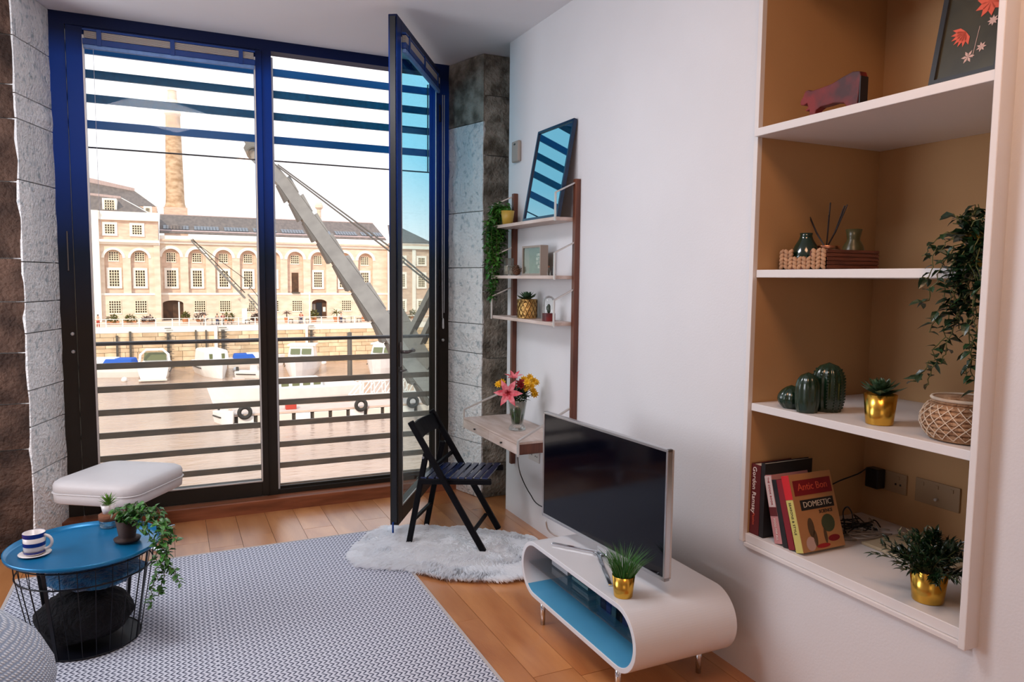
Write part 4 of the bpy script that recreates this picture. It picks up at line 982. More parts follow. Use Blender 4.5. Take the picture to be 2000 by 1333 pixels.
m_ = abx(0, W_, 0, fw, -.014, .008); abx(0, W_, AH-fw, AH, -.014, .008, m_); abx(0, fw, fw, AH-fw, -.014, .008, m_); abx(W_-fw, W_, fw, AH-fw, -.014, .008, m_); m_.build('frame', M['black'], ar)
pm = mat('dark olive print', (.045,.042,.022), .3, col2=(.02,.02,.011), vscale=6, spec=.4, coat=.2); abx(fw, W_-fw, fw, AH-fw, -.010, .0).build('print', pm, ar)
def motif(name, cx, cy, n, L, wd, mt, spread=360, a00=0):
    m = MB()
    for k in range(n):
        t = math.radians(a00+spread*k/n); d = au*math.cos(t)+lean*math.sin(t); s = au*-math.sin(t)+lean*math.cos(t); c = a0+au*cx+lean*cy+an*.0012
        m.add([c, c+d*L*.5+s*wd*L/2, c+d*L, c+d*L*.5-s*wd*L/2], [(0,3,2,1)])
    m.build(name, mt, ar)
motif('printed_flower', .085, .145, 7, .045, .35, M['coral'], 150, 160); motif('printed_flower', .145, .215, 9, .045, .5, M['coral']); motif('printed_flower', .16, .155, 8, .016, .4, M['pale_pink']); motif('printed_flower', .14, .085, 7, .015, .4, M['pale_pink']); motif('printed_flower', .105, .065, 6, .02, .4, M['pale_pink'])
m = MB(); m.add([a0+au*x+lean*y+an*.0011 for x, y in ((.118,.06),(.1195,.06),(.125,.15),(.1235,.15))], [(0,1,2,3)]); m.build('printed_stem', M['pale_pink'], ar)

# -- second shelf: woven tray with vase, diffuser, bottle
z = 1.644+eps; TX = 2.165; ya = atx(1521, 520, TX).y; yb = atx(1611, 520, TX).y
# right end of the dark side at px 1714
lo, hi_ = TX, 2.7
for _ in range(30):
    md = (lo+hi_)/2
    v = Vector((md, yb, 1.66))-CAMP; px_ = 1000+FPX*v.dot(cr)/v.dot(cf)
    if px_ < 1714: lo = md
    else: hi_ = md
TX1 = lo; zt = atx(1560, 490, TX).z
wt = thing('woven_tray', 'woven cane tray with pale braided end on the second alcove shelf', 'tray', ((TX+TX1)/2, (ya+yb)/2, z))
TXL = min(TX1, TX+.34)
MB().box(TX+.010, TXL, yb, yb+.008, z, zt).box(TX+.010, TXL, ya-.008, ya, z, zt).box(TXL-.008, TXL, yb+.008, ya-.008, z, zt).build('cane_side', M['straw_dark'], wt)
MB().box(TX+.010, TXL-.008, yb+.008, ya-.008, z, z+.006).build('base', M['straw_dark'], wt)
for k in range(5): MB().box(TX+.008, TXL+.002, yb-.003, yb, z+.006+k*(zt-z)/5, z+.002+(k+1)*(zt-z)/5).build('cane_strip', M['straw_dark'], wt)
MB().box(TX+.004, TX+.011, yb, ya, z, z+(zt-z)*.62).box(TX+.004, TX+.011, yb, yb+.075, z, zt).box(TX+.004, TX+.011, ya-.045, ya, z, zt).build('braid_backing', M['straw_dark'], wt)
P_ = MB().lathe((0,0,0), [(.001, -.5), (.26, -.36), (.38, 0), (.26, .36), (.001, .5)], 8); lm = mesh_of(P_, 'braid_strand', M['straw'], True)
rowsz = 5; colsn = 10; H_ = zt-z
for i in range(colsn):
    yy = ya-(ya-yb)*(i+.5)/colsn
    for j in range(rowsz):
        if 3 <= i <= 6 and j >= 3: continue
        zz = z+.004+H_*(j+.5)/rowsz; s = 1 if i % 2 else -1
        d = Vector((0, .8*s, .75)).normalized(); L = H_/rowsz*1.9; a_ = Vector((1,0,0)); b_2 = d.cross(a_)
        part_from(lm, 'braid_strand', wt, frame_m(Vector((TX+.004, yy, zz)), a_*L*.8, b_2*L*.9, d*L))
def vase(name, label, cat, c, prof, mt, n=36): o = MB().lathe(c, prof, n, cap=False).build(name, mt, None, smooth=True, org=c); tag(o, label, cat); return o
vb = atx(1573, 500, TX+.072); vase('green_vase', 'glossy dark green bottle vase in left end of the woven tray', 'vase', (vb.x, vb.y, z+.007), [(0,0),(.036,0),(.050,.012),(.055,.035),(.052,.060),(.040,.088),(.026,.112),(.022,.124),(.024,.135),(.020,.135),(.018,.12),(0,.10)], M['green_glaze'])
dc = atx(1614, 480, TX+.17); dfz = z+.007
df = thing('reed_diffuser', 'cream scented candle cup with dark reeds standing in woven tray', 'diffuser', (dc.x, dc.y, dfz))
MB().lathe((dc.x, dc.y, dfz), [(0,0),(.048,0),(.050,.004),(.050,.088),(.046,.088),(.044,.076),(0,.076)], 32, cap=False).build('cup', M['candle'], df, smooth=True)
MB().lathe((dc.x, dc.y, dfz+.074), [(.0505, 0), (.0512, .002), (.0512, .012), (.0505, .014)], 32, cap=False).build('copper_rim', mat('copper', (.6,.28,.18), .3, 1), df, smooth=True)
for q, r in (((1577,414),.0022),((1578,414),.0020),((1622,396),.0026),((1619,420),.0022),((1650,402),.0030),((1655,400),.0022),((1653,405),.0022),((1647,408),.0022)):
    e1 = atx(q[0], q[1], dc.x+random.uniform(-.02,.05)); MB().tube([Vector((dc.x, dc.y, dfz+.077)), (Vector((dc.x,dc.y,dfz+.05))+e1)/2+Vector((0,0,random.uniform(-.004,.004))), e1], r, 6).build('reed', M['dark_edge'], df)
bt = atx(1679, 487, TX+.20); vase('olive_bottle', 'olive brown glass carafe at right end of the woven tray', 'bottle', (bt.x, min(max(bt.y, yb+.05), ya-.05), z+.007), [(0,0),(.038,0),(.042,.004),(.043,.055),(.036,.085),(.024,.105),(.023,.115),(.030,.148),(.027,.148),(.020,.115),(0,.09)], M['olive_glass'])
# big trailing plant at right end of the second shelf
vp_ = Vector((2.19, 1.385, z)); vi = thing('trailing_vine', 'large dark leafy vine trailing from gold pot at right end of second shelf', 'potted plant', vp_)
MB().lathe(vp_, [(0,0),(.042,0),(.052,.10),(.049,.10),(.046,.085),(0,.085)], 32, cap=False).build('pot', M['gold'], vi, smooth=True)
top = vp_+Vector((0,0,.098)); S_ = []
XX = 2.055
def vx(*px): return [atx(x, y, X) for x, y, X in px]
S_.append(strand_pts(top, vx((1850,455,2.10),(1815,480,XX),(1800,500,XX)), .006)); S_.append(strand_pts(top, vx((1880,430,2.12),(1870,425,2.10),(1862,418,2.10)), .005)); S_.append(strand_pts(top, vx((1895,425,2.12),(1905,412,2.10)), .005))
S_.append(strand_pts(top, vx((1895,440,2.1),(1920,425,2.09)), .005)); S_.append(strand_pts(top, vx((1860,480,2.07),(1840,520,XX),(1822,560,XX),(1808,590,XX),(1786,594,XX)), .007))
S_.append(strand_pts(top, vx((1880,500,2.06),(1870,560,XX),(1855,620,XX),(1835,665,XX),(1820,700,XX),(1800,735,XX),(1778,745,XX)), .008)); S_.append(strand_pts(top, vx((1890,510,2.06),(1885,580,XX),(1862,650,XX),(1845,690,XX),(1822,720,XX),(1808,755,XX)), .008))
S_.append(strand_pts(top, vx((1900,520,2.06),(1900,600,2.06),(1895,670,2.06),(1900,720,2.06),(1910,765,2.06),(1914,785,2.06)), .008)); S_.append(strand_pts(top, vx((1900,510,2.07),(1902,580,2.06),(1904,640,2.06),(1898,690,XX),(1905,715,2.06)), .008))
S_.append(strand_pts(top, vx((1850,470,2.08),(1825,500,XX),(1815,540,XX),(1800,545,XX)), .006)); S_.append(strand_pts(top, vx((1870,500,2.06),(1850,550,XX),(1838,600,XX),(1815,650,XX)), .008))
S_.append(strand_pts(top, vx((1910,500,2.05),(1912,560,2.04),(1890,630,XX),(1900,690,XX),(1888,735,XX)), .008)); S_.append(strand_pts(top, vx((1905,470,2.08),(1908,520,2.07),(1910,570,2.06),(1902,600,2.06)), .006))
for k in range(20):
    d = rnd_dir(-.1,.9); d.x = -abs(d.x)*.7; d.y = abs(d.y)*random.choice((1,1,-.5)); S_.append(strand_pts(top, [top+d*.05, top+d*.10], .005))
for k in range(7):
    x_ = random.uniform(1850, 1905); S_.append(strand_pts(top, vx((x_,500,2.07),(x_+random.uniform(-25,5),570,XX),(x_+random.uniform(-40,5),random.uniform(600,660),XX)), .008))
leafy(S_, vi, M['leaf_dark'], .043, .0150, w=.52, individual=True, stemr=.0016)
# -- third shelf: ceramic cacti, gold pot, basket
z = 1.118+eps
def cactus_thing(label, c, r, h, ribs, sy=1.0, cap_=.35):
    t = thing('ceramic_cactus', label, 'ornament', c); n = ribs*6; prof = []
    for k in range(15):
        u = k/14
        if h > 2.2*r: rr = r*(.82+.18*min(1, u*4)) if u < .6 else r*math.sqrt(max(0, 1-((u-.6)/.4)**2))
        else: rr = r*math.sin(PI*(.14+.86*u))**.65 if u < 1 else 0
        prof.append((max(rr, .0005), h*u))
    MB().lathe(c, prof, n, sy=sy, mod=lambda t_: 1-.085*abs(math.cos(ribs*t_/2))**3).build('ribbed_body', M['cactus'], t, smooth=True)
    return t
c = atz(1533, 798, z); cactus_thing('small round ribbed green ceramic cactus at left of the third shelf', (c.x+.03, min(c.y, 2.12)-.0, z), .050, .088, 12)
c = atz(1573, 805, z); cactus_thing('medium oval ribbed green ceramic cactus between the round and tall ones', (c.x+.005, c.y-.002, z), .044, .148, 9)
c = atz(1610, 803, z); t = cactus_thing('tallest dark green ceramic cactus with beaded ribs on the third shelf', (c.x+.015, c.y, z), .058, .182, 14)
dm = MB()
for k in range(14):
    a = 2*PI*(k+.5)/14
    for j in range(14):
        u = .08+.84*j/14; rr = .058*(.82+.18*min(1, u*4)) if u < .6 else .058*math.sqrt(max(0, 1-((u-.6)/.4)**2)); p = Vector((c.x+.015+rr*math.cos(a)*1.0, c.y+rr*math.sin(a)*1.0, z+.182*u)); dm.obox(p, (.0025,0,0), (0,.0025,0), (0,0,.002))
dm.build('beads', M['cactus'], t)
c = atz(1717, 828, z); gs = gold_plant(Vector((c.x, c.y, z)), .053, .102, 'gold pot holding a broad dark succulent rosette on third shelf', 'potted_succulent'); rosette(Vector((c.x, c.y, z+.094)), .085, .03, gs, M['succ'], 34, .42)
bc = Vector((2.215, 1.421, z)); bk2 = thing('seagrass_basket', 'round belly basket with pale lacing on the third shelf, right end', 'basket', bc)
bprof = [(.0, 0), (.085, 0), (.105, .012), (.121, .045), (.120, .075), (.104, .106), (.094, .114)]
MB().lathe(bc, bprof, 40, cap=False).build('basket_body', M['rope'], bk2, smooth=True)
for k in range(8):
    zz = .008+k*.0135; 
    for i in range(len(bprof)-1):
        if bprof[i][1] <= zz <= bprof[i+1][1]:
            f_ = (zz-bprof[i][1])/max(1e-6, bprof[i+1][1]-bprof[i][1]); rr = bprof[i][0]+(bprof[i+1][0]-bprof[i][0])*f_
    MB().tube([bc+Vector(((rr+.001)*math.cos(2*PI*q/40), (rr+.001)*math.sin(2*PI*q/40), zz)) for q in range(41)], .0058, 6, cap=False).build('rope_coil', M['rope'], bk2, smooth=True)
ln = MB()
for s in (1, -1):
    for k in range(22):
        pts = []
        for j in range(9):
            zz = .010+.100*j/8; rr = .1
            for i in range(len(bprof)-1):
                if bprof[i][1] <= zz <= bprof[i+1][1]: f_ = (zz-bprof[i][1])/(bprof[i+1][1]-bprof[i][1]); rr = bprof[i][0]+(bprof[i+1][0]-bprof[i][0])*f_
            a = 2*PI*k/22+s*j*.10; pts.append(bc+Vector(((rr+.0078)*math.cos(a), (rr+.0078)*math.sin(a), zz)))
        ln.tube(pts, .0016, 4)
ln.build('lacing', M['rope_pale'], bk2)
for rr, zz in ((.094,.118),(.097,.127)): MB().tube([bc+Vector((rr*math.cos(2*PI*q/40), rr*math.sin(2*PI*q/40), zz)) for q in range(41)], .0055, 6, cap=False).build('rim_coil', M['rope_pale'] if zz > .12 else M['rope'], bk2, smooth=True)
MB().lathe(bc+Vector((0,0,.122)), [(0, 0), (.093, 0), (.093, .006), (.03, .012), (0, .012)], 32, cap=False).build('lid', M['rope'], bk2, smooth=True)
# -- bottom: books
z = NZ0+eps
def book(name, label, ylow, t, h, d, lean, cover, X0=2.094, cat='book'):
    b = thing(name, label, cat, (X0, ylow, z)); L = math.radians(lean); up = Vector((0, math.sin(L), math.cos(L))); th = Vector((0, math.cos(L), -math.sin(L))); o = Vector((X0, ylow, z+max(0, math.sin(L)*t)))
    if lean: o = Vector((X0, ylow, z+math.sin(L)*t))
    def B(x0, x1, a0_, a1, h0, h1): return MB().obox(o+Vector(((x0+x1)/2,0,0))+th*(a0_+a1)/2+up*(h0+h1)/2, Vector(((x1-x0)/2,0,0)), th*(a1-a0_)/2, up*(h1-h0)/2)
    B(.0025, d-.004, .0025, t-.0025, .004, h-.004).build('pages', M['paper'], b)
    B(0, .0024, 0, t, 0, h).build('spine', cover, b); B(.0024, d, 0, .0024, 0, h).build('cover', cover, b); B(.0024, d, t-.0024, t, 0, h).build('cover', cover, b)
    def sp(a, hh): return o+Vector((-.0004, 0, 0))+th*a+up*hh
    def cv(x, hh): return o+Vector((x, 0, 0))+th*(-.0004)+up*hh
    return b, o, up, th, sp, cv
rt = None
b, o, up, th, sp, cv = book('cookery_book', 'dark red cookery book with white spine lettering, at the far left end', 2.146, .050, .285, .21, 0, M['book_red'])
text('Gordon Ramsay', 'spine_lettering', b, M['ink_white'], sp(.032, .180), -up, -th, .029, squash=1.0); text('Passion', 'spine_lettering', b, M['coral'], sp(.030, .062), -up, -th, .016)
b, o, up, th, sp, cv = book('black_book', 'tall black book standing between the dark red and pink books', 2.122, .022, .298, .25, 0, M['book_black'])
b, o, up, th, sp, cv = book('pink_book', 'pink and white leaning book with dark red band on its spine', 2.020, .040, .262, .19, 15.5, M['book_pink'])
def patch(name, pfn, a0_, a1, h0, h1, mt, parent, n, dn_=.0006):
    n = Vector(n); q = [pfn(a0_, h0)+n*dn_, pfn(a1, h0)+n*dn_, pfn(a1, h1)+n*dn_, pfn(a0_, h1)+n*dn_]; MB().add(q, [(0,1,2,3)]).build(name, mt, parent, solid=.0004)
M['spine_white'] = flat('spine_white', (.62,.50,.48)); M['blue_star'] = flat('blue_star', (.02,.06,.28))
patch('spine_panel', sp, .003, .037, .140, .258, M['spine_white'], b, (-1,0,0)); patch('spine_band', sp, .001, .039, .105, .138, M['book_red'], b, (-1,0,0))
text('THE COOK BOOK', 'spine_lettering', b, M['ink_red'], sp(.020, .20)+Vector((-.0010,0,0)), -up, -th, .013); text('FOOD FOR ALL', 'spine_lettering', b, M['ink_white'], sp(.020, .055)+Vector((-.0006,0,0)), -up, -th, .012)
m = MB()
for k in range(5):
    t = 2*PI*k/5; cc = cv(.045, .195)+th*-.0006
    m.add([cc, cc+Vector((1,0,0))*math.cos(t-.3)*.012+up*math.sin(t-.3)*.012, cc+Vector((1,0,0))*math.cos(t)*.028+up*math.sin(t)*.028, cc+Vector((1,0,0))*math.cos(t+.3)*.012+up*math.sin(t+.3)*.012], [(0,1,2,3)])
m.build('printed_star', M['blue_star'], b)
b, o, up, th, sp, cv = book('thin_black_book', 'thin black leaning book between pink and crimson books', 1.992, .024, .255, .19, 16.5, M['book_black'])
b, o, up, th, sp, cv = book('crimson_book', 'crimson leaning book just behind the ochre cookery book', 1.958, .030, .262, .19, 17.5, M['book_crimson'])
b, o, up, th, sp, cv = book('ochre_book', 'ochre cookery book with red title band and food drawings, front most', 1.915, .037, .285, .215, 18.5, M['book_ochre'])
patch('spine_panel', sp, .0, .037, .195, .285, M['bright_red'], b, (-1,0,0)); patch('spine_panel', sp, .001, .036, .0, .193, M['book_yellow'], b, (-1,0,0))
text('SEASONS & STYLE', 'spine_lettering', b, M['ink_black'], sp(.020, .125)+Vector((-.0010,0,0)), -up, -th, .015)
X_ = Vector((1,0,0)); nrm = -th
patch('title_band', cv, .012, .205, .205, .262, M['book_crimson'], b, nrm); text('Antic Bon', 'cover_lettering', b, M['coral'], cv(.108, .235)-th*.0012, X_, up, .038)
patch('title_panel', cv, .030, .200, .150, .188, M['ink_black'], b, nrm); text('DOMESTIC', 'cover_lettering', b, M['paper'], cv(.115, .169)-th*.0012, X_, up, .030); text('SCIENCE', 'cover_lettering', b, M['ink_black'], cv(.150, .137)-th*.0012, X_, up, .018)
def disc_on(name, x, h_, rx, rh, mt, n=16):
    MB().add([cv(x+rx*math.cos(2*PI*k/n), h_+rh*math.sin(2*PI*k/n))-th*.0008 for k in range(n)], [tuple(range(n))]).build(name, mt, b)
disc_on('printed_shape', .060, .085, .016, .036, M['print_brown']); disc_on('printed_shape', .072, .045, .010, .030, M['print_brown']); disc_on('printed_shape', .150, .092, .034, .033, M['print_green']); disc_on('printed_shape', .125, .050, .008, .030, M['print_brown'])
disc_on('printed_shape', .045, .028, .024, .026, M['pale_pink']); disc_on('printed_shape', .165, .035, .030, .012, M['book_crimson']); disc_on('printed_shape', .105, .014, .035, .008, M['ink_red'])
# small white tab on shelf front
# sockets, charger and cables at the back
plate('wall_socket', 'dim beige double socket holding the black charger plug, alcove back', DX, 1.985, 2.135, .722, .806, M['plate_dim'])
t = plate('aerial_plate', 'dim beige aerial wall plate at right of the alcove back', DX, 1.760, 1.945, .715, .812, M['plate_dim'], 3, False)
MB().tube([(DX-.009, 1.85, .745), (DX-.022, 1.85, .745)], .006, 10).build('aerial_port', M['galv'], t)
pg = thing('charger_plug', 'black charger plug in the socket at back of the alcove', 'plug', (DX-.03, 2.11, .765)); MB().box(DX-.062, DX-.0125, 2.078, 2.142, .728, .812).build('plug_body', M['black'], pg, bevel=.006)
MB().tube(smooth_path([(DX-.062, 2.11, .805), (DX-.08, 2.115, .815), (DX-.12, 2.13, .79), (DX-.22, 2.15, .76), (DX-.30, 2.16, .72), (DX-.33, 2.14, .64), (DX-.32, 2.10, z+.004)]), .003, 6).build('cord', M['black'], pg, smooth=True)
random.seed(11)
for nm, lab, mt_, cnt_, cx0, cy0 in (('cable_tangle', 'tangle of pale grey cables lying behind the leaning books', M['plastic_grey'], 3, 2.50, 2.00), ('black_cable_tangle', 'looped black cable lying in the dark behind pale cables', M['black'], 3, 2.52, 2.07)):
    m = MB()
    for k in range(cnt_):
        P = [Vector((cx0+random.uniform(-.14,.14), cy0+random.uniform(-.09,.08), z+random.uniform(.004,.028))) for _ in range(9)]
        m.tube(smooth_path(P, 5), .0028, 6)
    o = m.build(nm, mt_, None, smooth=True, org=(cx0, cy0, z)); tag(o, lab, 'cable')
o = MB().tube(smooth_path([(2.46,2.05,z+.03),(2.455,2.055,z+.08),(2.46,2.04,z+.105),(2.465,2.02,z+.08),(2.46,2.015,z+.03),(2.47,2.05,z+.006)]), .0028, 6).build('cable_loop', M['black'], None, smooth=True, org=(2.46,2.03,z)); tag(o, 'upright loop of black cable rising above the cable tangle', 'cable')
o = MB().box(2.40, 2.66, 1.60, 1.92, z, z+.012).build('paper_folder', mat('cream folder', (.50,.40,.26), .6), None, bevel=.002, org=(2.5, 1.76, z)); tag(o, 'cream flat folder lying behind the leafy plant in the alcove', 'folder')
# leafy plant in gold pot at the bottom
fp = Vector((2.112, 1.452, z)); fp = Vector((2.165, 1.49, z)); fpx = atz(1805, 1178, z); fp = Vector((fpx.x+.03, fpx.y+.01, z))
fg = gold_plant(fp, .056, .102, 'bushy dark green leafy plant in gold pot at bottom right', 'potted_fern')
m = MB(); stm = MB()
for k in range(95):
    a = random.uniform(0, 2*PI); el = math.radians(random.uniform(12, 88)); d = Vector((math.cos(a)*math.cos(el), math.sin(a)*math.cos(el), math.sin(el))); L = random.uniform(.10, .165)
    if d.x > .3: L *= .85
    p0 = fp+Vector((d.x*.02, d.y*.02, .088)); p1 = p0+d*L*.55; p2 = p1+(d+Vector((0,0,-.25)))*L*.45; pts = [p0, p1, p2]; stm.tube(pts, .001, 4)
    for j in range(16):
        t = .25+.75*j/16; q = p0.lerp(p1, t*2) if t < .5 else p1.lerp(p2, t*2-1); leaf_into(m, q, (d+rnd_dir()*.8), random.uniform(.022, .036), .28)
stm.build('stem', M['stem'], fg); m.build('foliage', M['leaf_dark'], fg, kind='stuff')
# ================================================================== OUTSIDE: louvres and balcony rails
LY = 5.6; LX0, LX1 = -.62, 2.02
lv = thing('sun_louvre', 'four blue louvre blades on a rod frame above, outside the window', 'louvre', (.7, LY, 2.4))
for z, tm in ((3.052, 'slat_top2'), (2.900, 'slat_top'), (2.745, 'slat_top'), (2.578, 'slat_top')):
    MB().box(LX0, LX1, LY-.010, LY+.010, z-.026, z+.026).build('louvre_blade', M['slat_top2'] if z > 2.95 or z < 2.6 else M['slat_top'], lv)
MB().tube([(LX0, LY, 2.43), (LX1, LY, 2.43)], .0055, 8).build('tie_rod', M['rail'], lv)
for xx in (.702, 1.868): MB().tube([(xx, LY-.016, 3.1), (xx, LY-.016, 2.425)], .006, 8).build('hanger_rod', M['rail'], lv)
bl_ = thing('balcony_rail', 'outdoor balustrade of round handrail and seven flat bronze slats', 'balustrade', (.7, LY, .19))
MB().tube([(LX0, LY, 1.135), (LX1, LY, 1.135)], .014, 12).build('handrail', M['rail'], bl_, smooth=True)
for k in range(7): z = .982-k*.1585; MB().box(LX0, LX1, LY-.006, LY+.006, z-.021, z+.021).build('slat', M['slat_low'], bl_)
for xx in (-.55, .708, 1.905): MB().box(xx-.010, xx+.010, LY+.008, LY+.02, -.05, 1.135).build('post', M['galv'], bl_)
MB().box(1.955, 2.02, 5.36, 5.56, -.05, 3.15).build('wall_return_right', mat('pale render', (.62,.66,.68), .8, bump=.4, bscale=40), kind='structure')

# host building below and above the room (keeps the sky out, stands on the near quay)
hm = MB(); hm.box(-14, 16, -14, 5.1, -12.6, -.32); hm.box(-14, 16, -14, 5.30, 3.52, 8)
hm.build('host_building_wall', mat('host stone', (.35,.32,.28), .9, var=.3), kind='structure')

# ================================================================== WATER, QUAY
WZ = -12.4; QZ = -6.2; QY = 121.
wm = mat('harbour water', (.50,.34,.25), .10, col2=(.40,.27,.20), vscale=.10, stretch=(1,2.5,1), spec=.55)
nt = wm.node_tree; N = nt.nodes; L = nt.links
tcn = N.new('ShaderNodeTexCoord'); mp = N.new('ShaderNodeMapping'); mp.inputs['Scale'].default_value = (.55, 1.6, 1); L.new(tcn.outputs['Object'], mp.inputs[0])
nz = N.new('ShaderNodeTexNoise'); nz.inputs['Scale'].default_value = 1.1; nz.inputs['Detail'].default_value = 6; nz.inputs['Distortion'].default_value = .6; L.new(mp.outputs[0], nz.inputs['Vector'])
bp = N.new('ShaderNodeBump'); bp.inputs['Strength'].default_value = .30; bp.inputs['Distance'].default_value = .5; L.new(nz.outputs[0], bp.inputs['Height']); L.new(bp.outputs[0], N['Principled BSDF'].inputs['Normal'])
MB().add([(-120, 5.5, WZ), (220, 5.5, WZ), (220, 125, WZ), (-120, 125, WZ)], [(0,1,2,3)]).build('water', wm, kind='structure')
M['cream_stone'] = mat('cream limestone', (.80,.66,.53), .9, col2=(.66,.50,.38), vscale=.5, stretch=(1,1,2.4), detail=8)
M['pale_stone'] = mat('pale dressed stone', (.92,.85,.76), .9, var=.08, vscale=.7)
M['peach_stone'] = mat('peach limestone', (.74,.54,.42), .9, col2=(.60,.42,.32), vscale=.8, stretch=(1,1,3), rnd=.08)
M['quay_stone'] = mat('quay stone', (.80,.60,.40), .9, col2=(.62,.43,.26), vscale=.6, rnd=.16, detail=8)
M['win_dark'] = mat('dark window pane', (.07,.045,.02), .2, col2=(.02,.015,.01), vscale=1.5)
M['win_bar'] = mat('cream glazing bars', (.80,.68,.50), .6)
M['slate'] = mat('slate roof', (.19,.145,.12), .7, col2=(.13,.10,.085), vscale=.7, stretch=(3,1,1))
M['roof_metal'] = mat('pink grey standing seam roof', (.52,.38,.35), .6, var=.15, vscale=1, stretch=(6,1,1))
M['gate_dark'] = mat('dark timber gate', (.10,.045,.02), .7, var=.5, vscale=2)
M['glass_roof'] = mat('dark rooflight glass', (.10,.10,.11), .15)
M['boat_white'] = mat('white gelcoat', (.86,.83,.80), .25, var=.06, vscale=1)
M['boat_shade'] = mat('cream gelcoat', (.74,.66,.58), .35)
M['boat_glass'] = mat('boat window', (.14,.15,.07), .1)
M['blue_cover'] = mat('blue canvas', (.02,.10,.45), .8)
M['rope_dark'] = mat('dark rope', (.06,.05,.04), .8)
M['tyre'] = mat('rubber', (.03,.028,.025), .8)
M['crane'] = mat('pale grey crane steel', (.215,.20,.18), .5, col2=(.165,.15,.135), vscale=.9)
M['crane_dark'] = mat('darker crane steel', (.09,.075,.06), .6)
M['terra'] = mat('terracotta pot', (.50,.20,.09), .8)
M['shrub'] = mat('olive shrub', (.20,.17,.04), .8, col2=(.08,.09,.02), vscale=3)
M['shrub2'] = mat('purple grey shrub', (.20,.13,.11), .8, col2=(.08,.05,.05), vscale=3)
M['pontoon'] = mat('pontoon deck', (.62,.48,.40), .8, var=.1, vscale=1)

qy = struct('quay')
MB().box(-70, 130, QY+.4, 190, -14, QZ).build('quay_deck', mat('paved quay', (.74,.57,.44), .9, var=.12, vscale=.3), qy)
MB().box(-70, 130, QY+.1, QY+.5, QZ-.75, QZ+.12).build('coping', M['pale_stone'], qy)
MB().box(-70, 130, QY+.38, QY+.6, -14, QZ-.5).build('joint_core', M['crane_dark'], qy)
zz = QZ-.78; r_ = 0; blib = {}
while zz > WZ-.2:
    h_ = random.choice((.62, .74, .88)); x = -16+random.random()*1.5
    while x < 44:
        l_ = random.choice((1.6, 2.1, 2.7, 3.4))
        key = (l_, h_)
        if key not in blib: blib[key] = mesh_of(MB().box(0, l_-.05, 0, .25, -h_+.05, 0), 'stone_block', M['quay_stone'])
        part_from(blib[key], 'stone_block', qy, Matrix.Translation((x, QY+.15+random.uniform(-.04, .04), zz))); x += l_
    zz -= h_; r_ += 1
def aX(px, Y, py=560): return aty(px, py, Y).x
def fender(px, kind_, label, y0=648, y1=715, wpx=3):
    x = aX(px, QY, 680); wd = wpx*QY/1300
    t = thing(kind_, label, kind_.replace('_', ' '), (x, QY, WZ)); MB().box(x-wd/2, x+wd/2, QY-.25, QY+.08, WZ-.3, aty(px, y0, QY).z).build('timber', M['crane_dark'] if kind_ != 'stone_pier' else M['pale_stone'], t)
    if kind_ == 'quay_ladder':
        for k in range(9): MB().box(x-wd*1.2, x+wd*1.2, QY-.35, QY-.2, WZ+.4+k*.7, WZ+.5+k*.7).build('rung', M['rope_dark'], t)
    return t
fender(229, 'fender_post', 'dark timber fender post on quay wall behind the blue covered boat', 656)
fender(255, 'fender_post', 'brown timber fender post left of the radar arch boat', 648)
fender(329, 'quay_ladder', 'dark quay ladder right of the radar arch boat', 652, 715, 4)
fender(383, 'fender_post', 'brown timber fender post left of the rounded white cabin boat', 645, 715, 2)
fender(403, 'fender_post', 'slim timber fender post above the rounded white cabin boat', 645, 715, 2)
fender(422, 'stone_pier', 'pale vertical stone pier on the far quay wall, left pane', 636, 715, 5)
fender(436, 'quay_ladder', 'dark quay ladder beside the pale pier in left pane', 645, 715, 5)
fender(599, 'stone_pier', 'pale vertical stone pier behind the windscreen cabin cruiser', 636, 715, 4)
fender(608, 'quay_ladder', 'dark quay ladder behind the windscreen cabin cruiser', 645, 715, 4)
Yp = 100; xp = aX(683, Yp, 690); t = thing('mooring_pile', 'tall dark mooring pile standing in water between the two right cruisers', 'pile', (xp, Yp, WZ))
MB().lathe((xp, Yp, WZ-.5), [(.35, 0), (.32, aty(683, 650, Yp).z-WZ+.5), (.0, aty(683, 650, Yp).z-WZ+.6)], 12, cap=False).build('shaft', M['crane_dark'], t, smooth=True)

# ---- quay railing, planters, people
Rl = thing('quay_railing', 'pale railing along the far quay edge in front of the warehouse', 'railing', (0, QY+.5, QZ+.12))
for zz in (.55, 1.15): MB().tube([(aX(150, QY+.5), QY+.5, QZ+.12+zz), (aX(905, QY+.5), QY+.5, QZ+.12+zz)], .05, 6).build('rail', M['pale_stone'], Rl)
for k in range(23): x = aX(172+k*32.5, QY+.5); MB().box(x-.07, x+.07, QY+.43, QY+.57, QZ+.12, QZ+1.32).build('post', M['pale_stone'], Rl)
def fluff(c, rx, rz, mt, parent, n=160, size=.55, name='foliage'):
    m = MB()
    for k in range(n):
        d = rnd_dir(-.4, 1); r = random.uniform(.55, 1); leaf_into(m, Vector(c)+Vector((d.x*rx*r, d.y*rx*r*.7, d.z*rz*r)), rnd_dir(-.2, 1), random.uniform(.6, 1)*size, .5)
    m.build(name, mt, parent, kind='stuff')
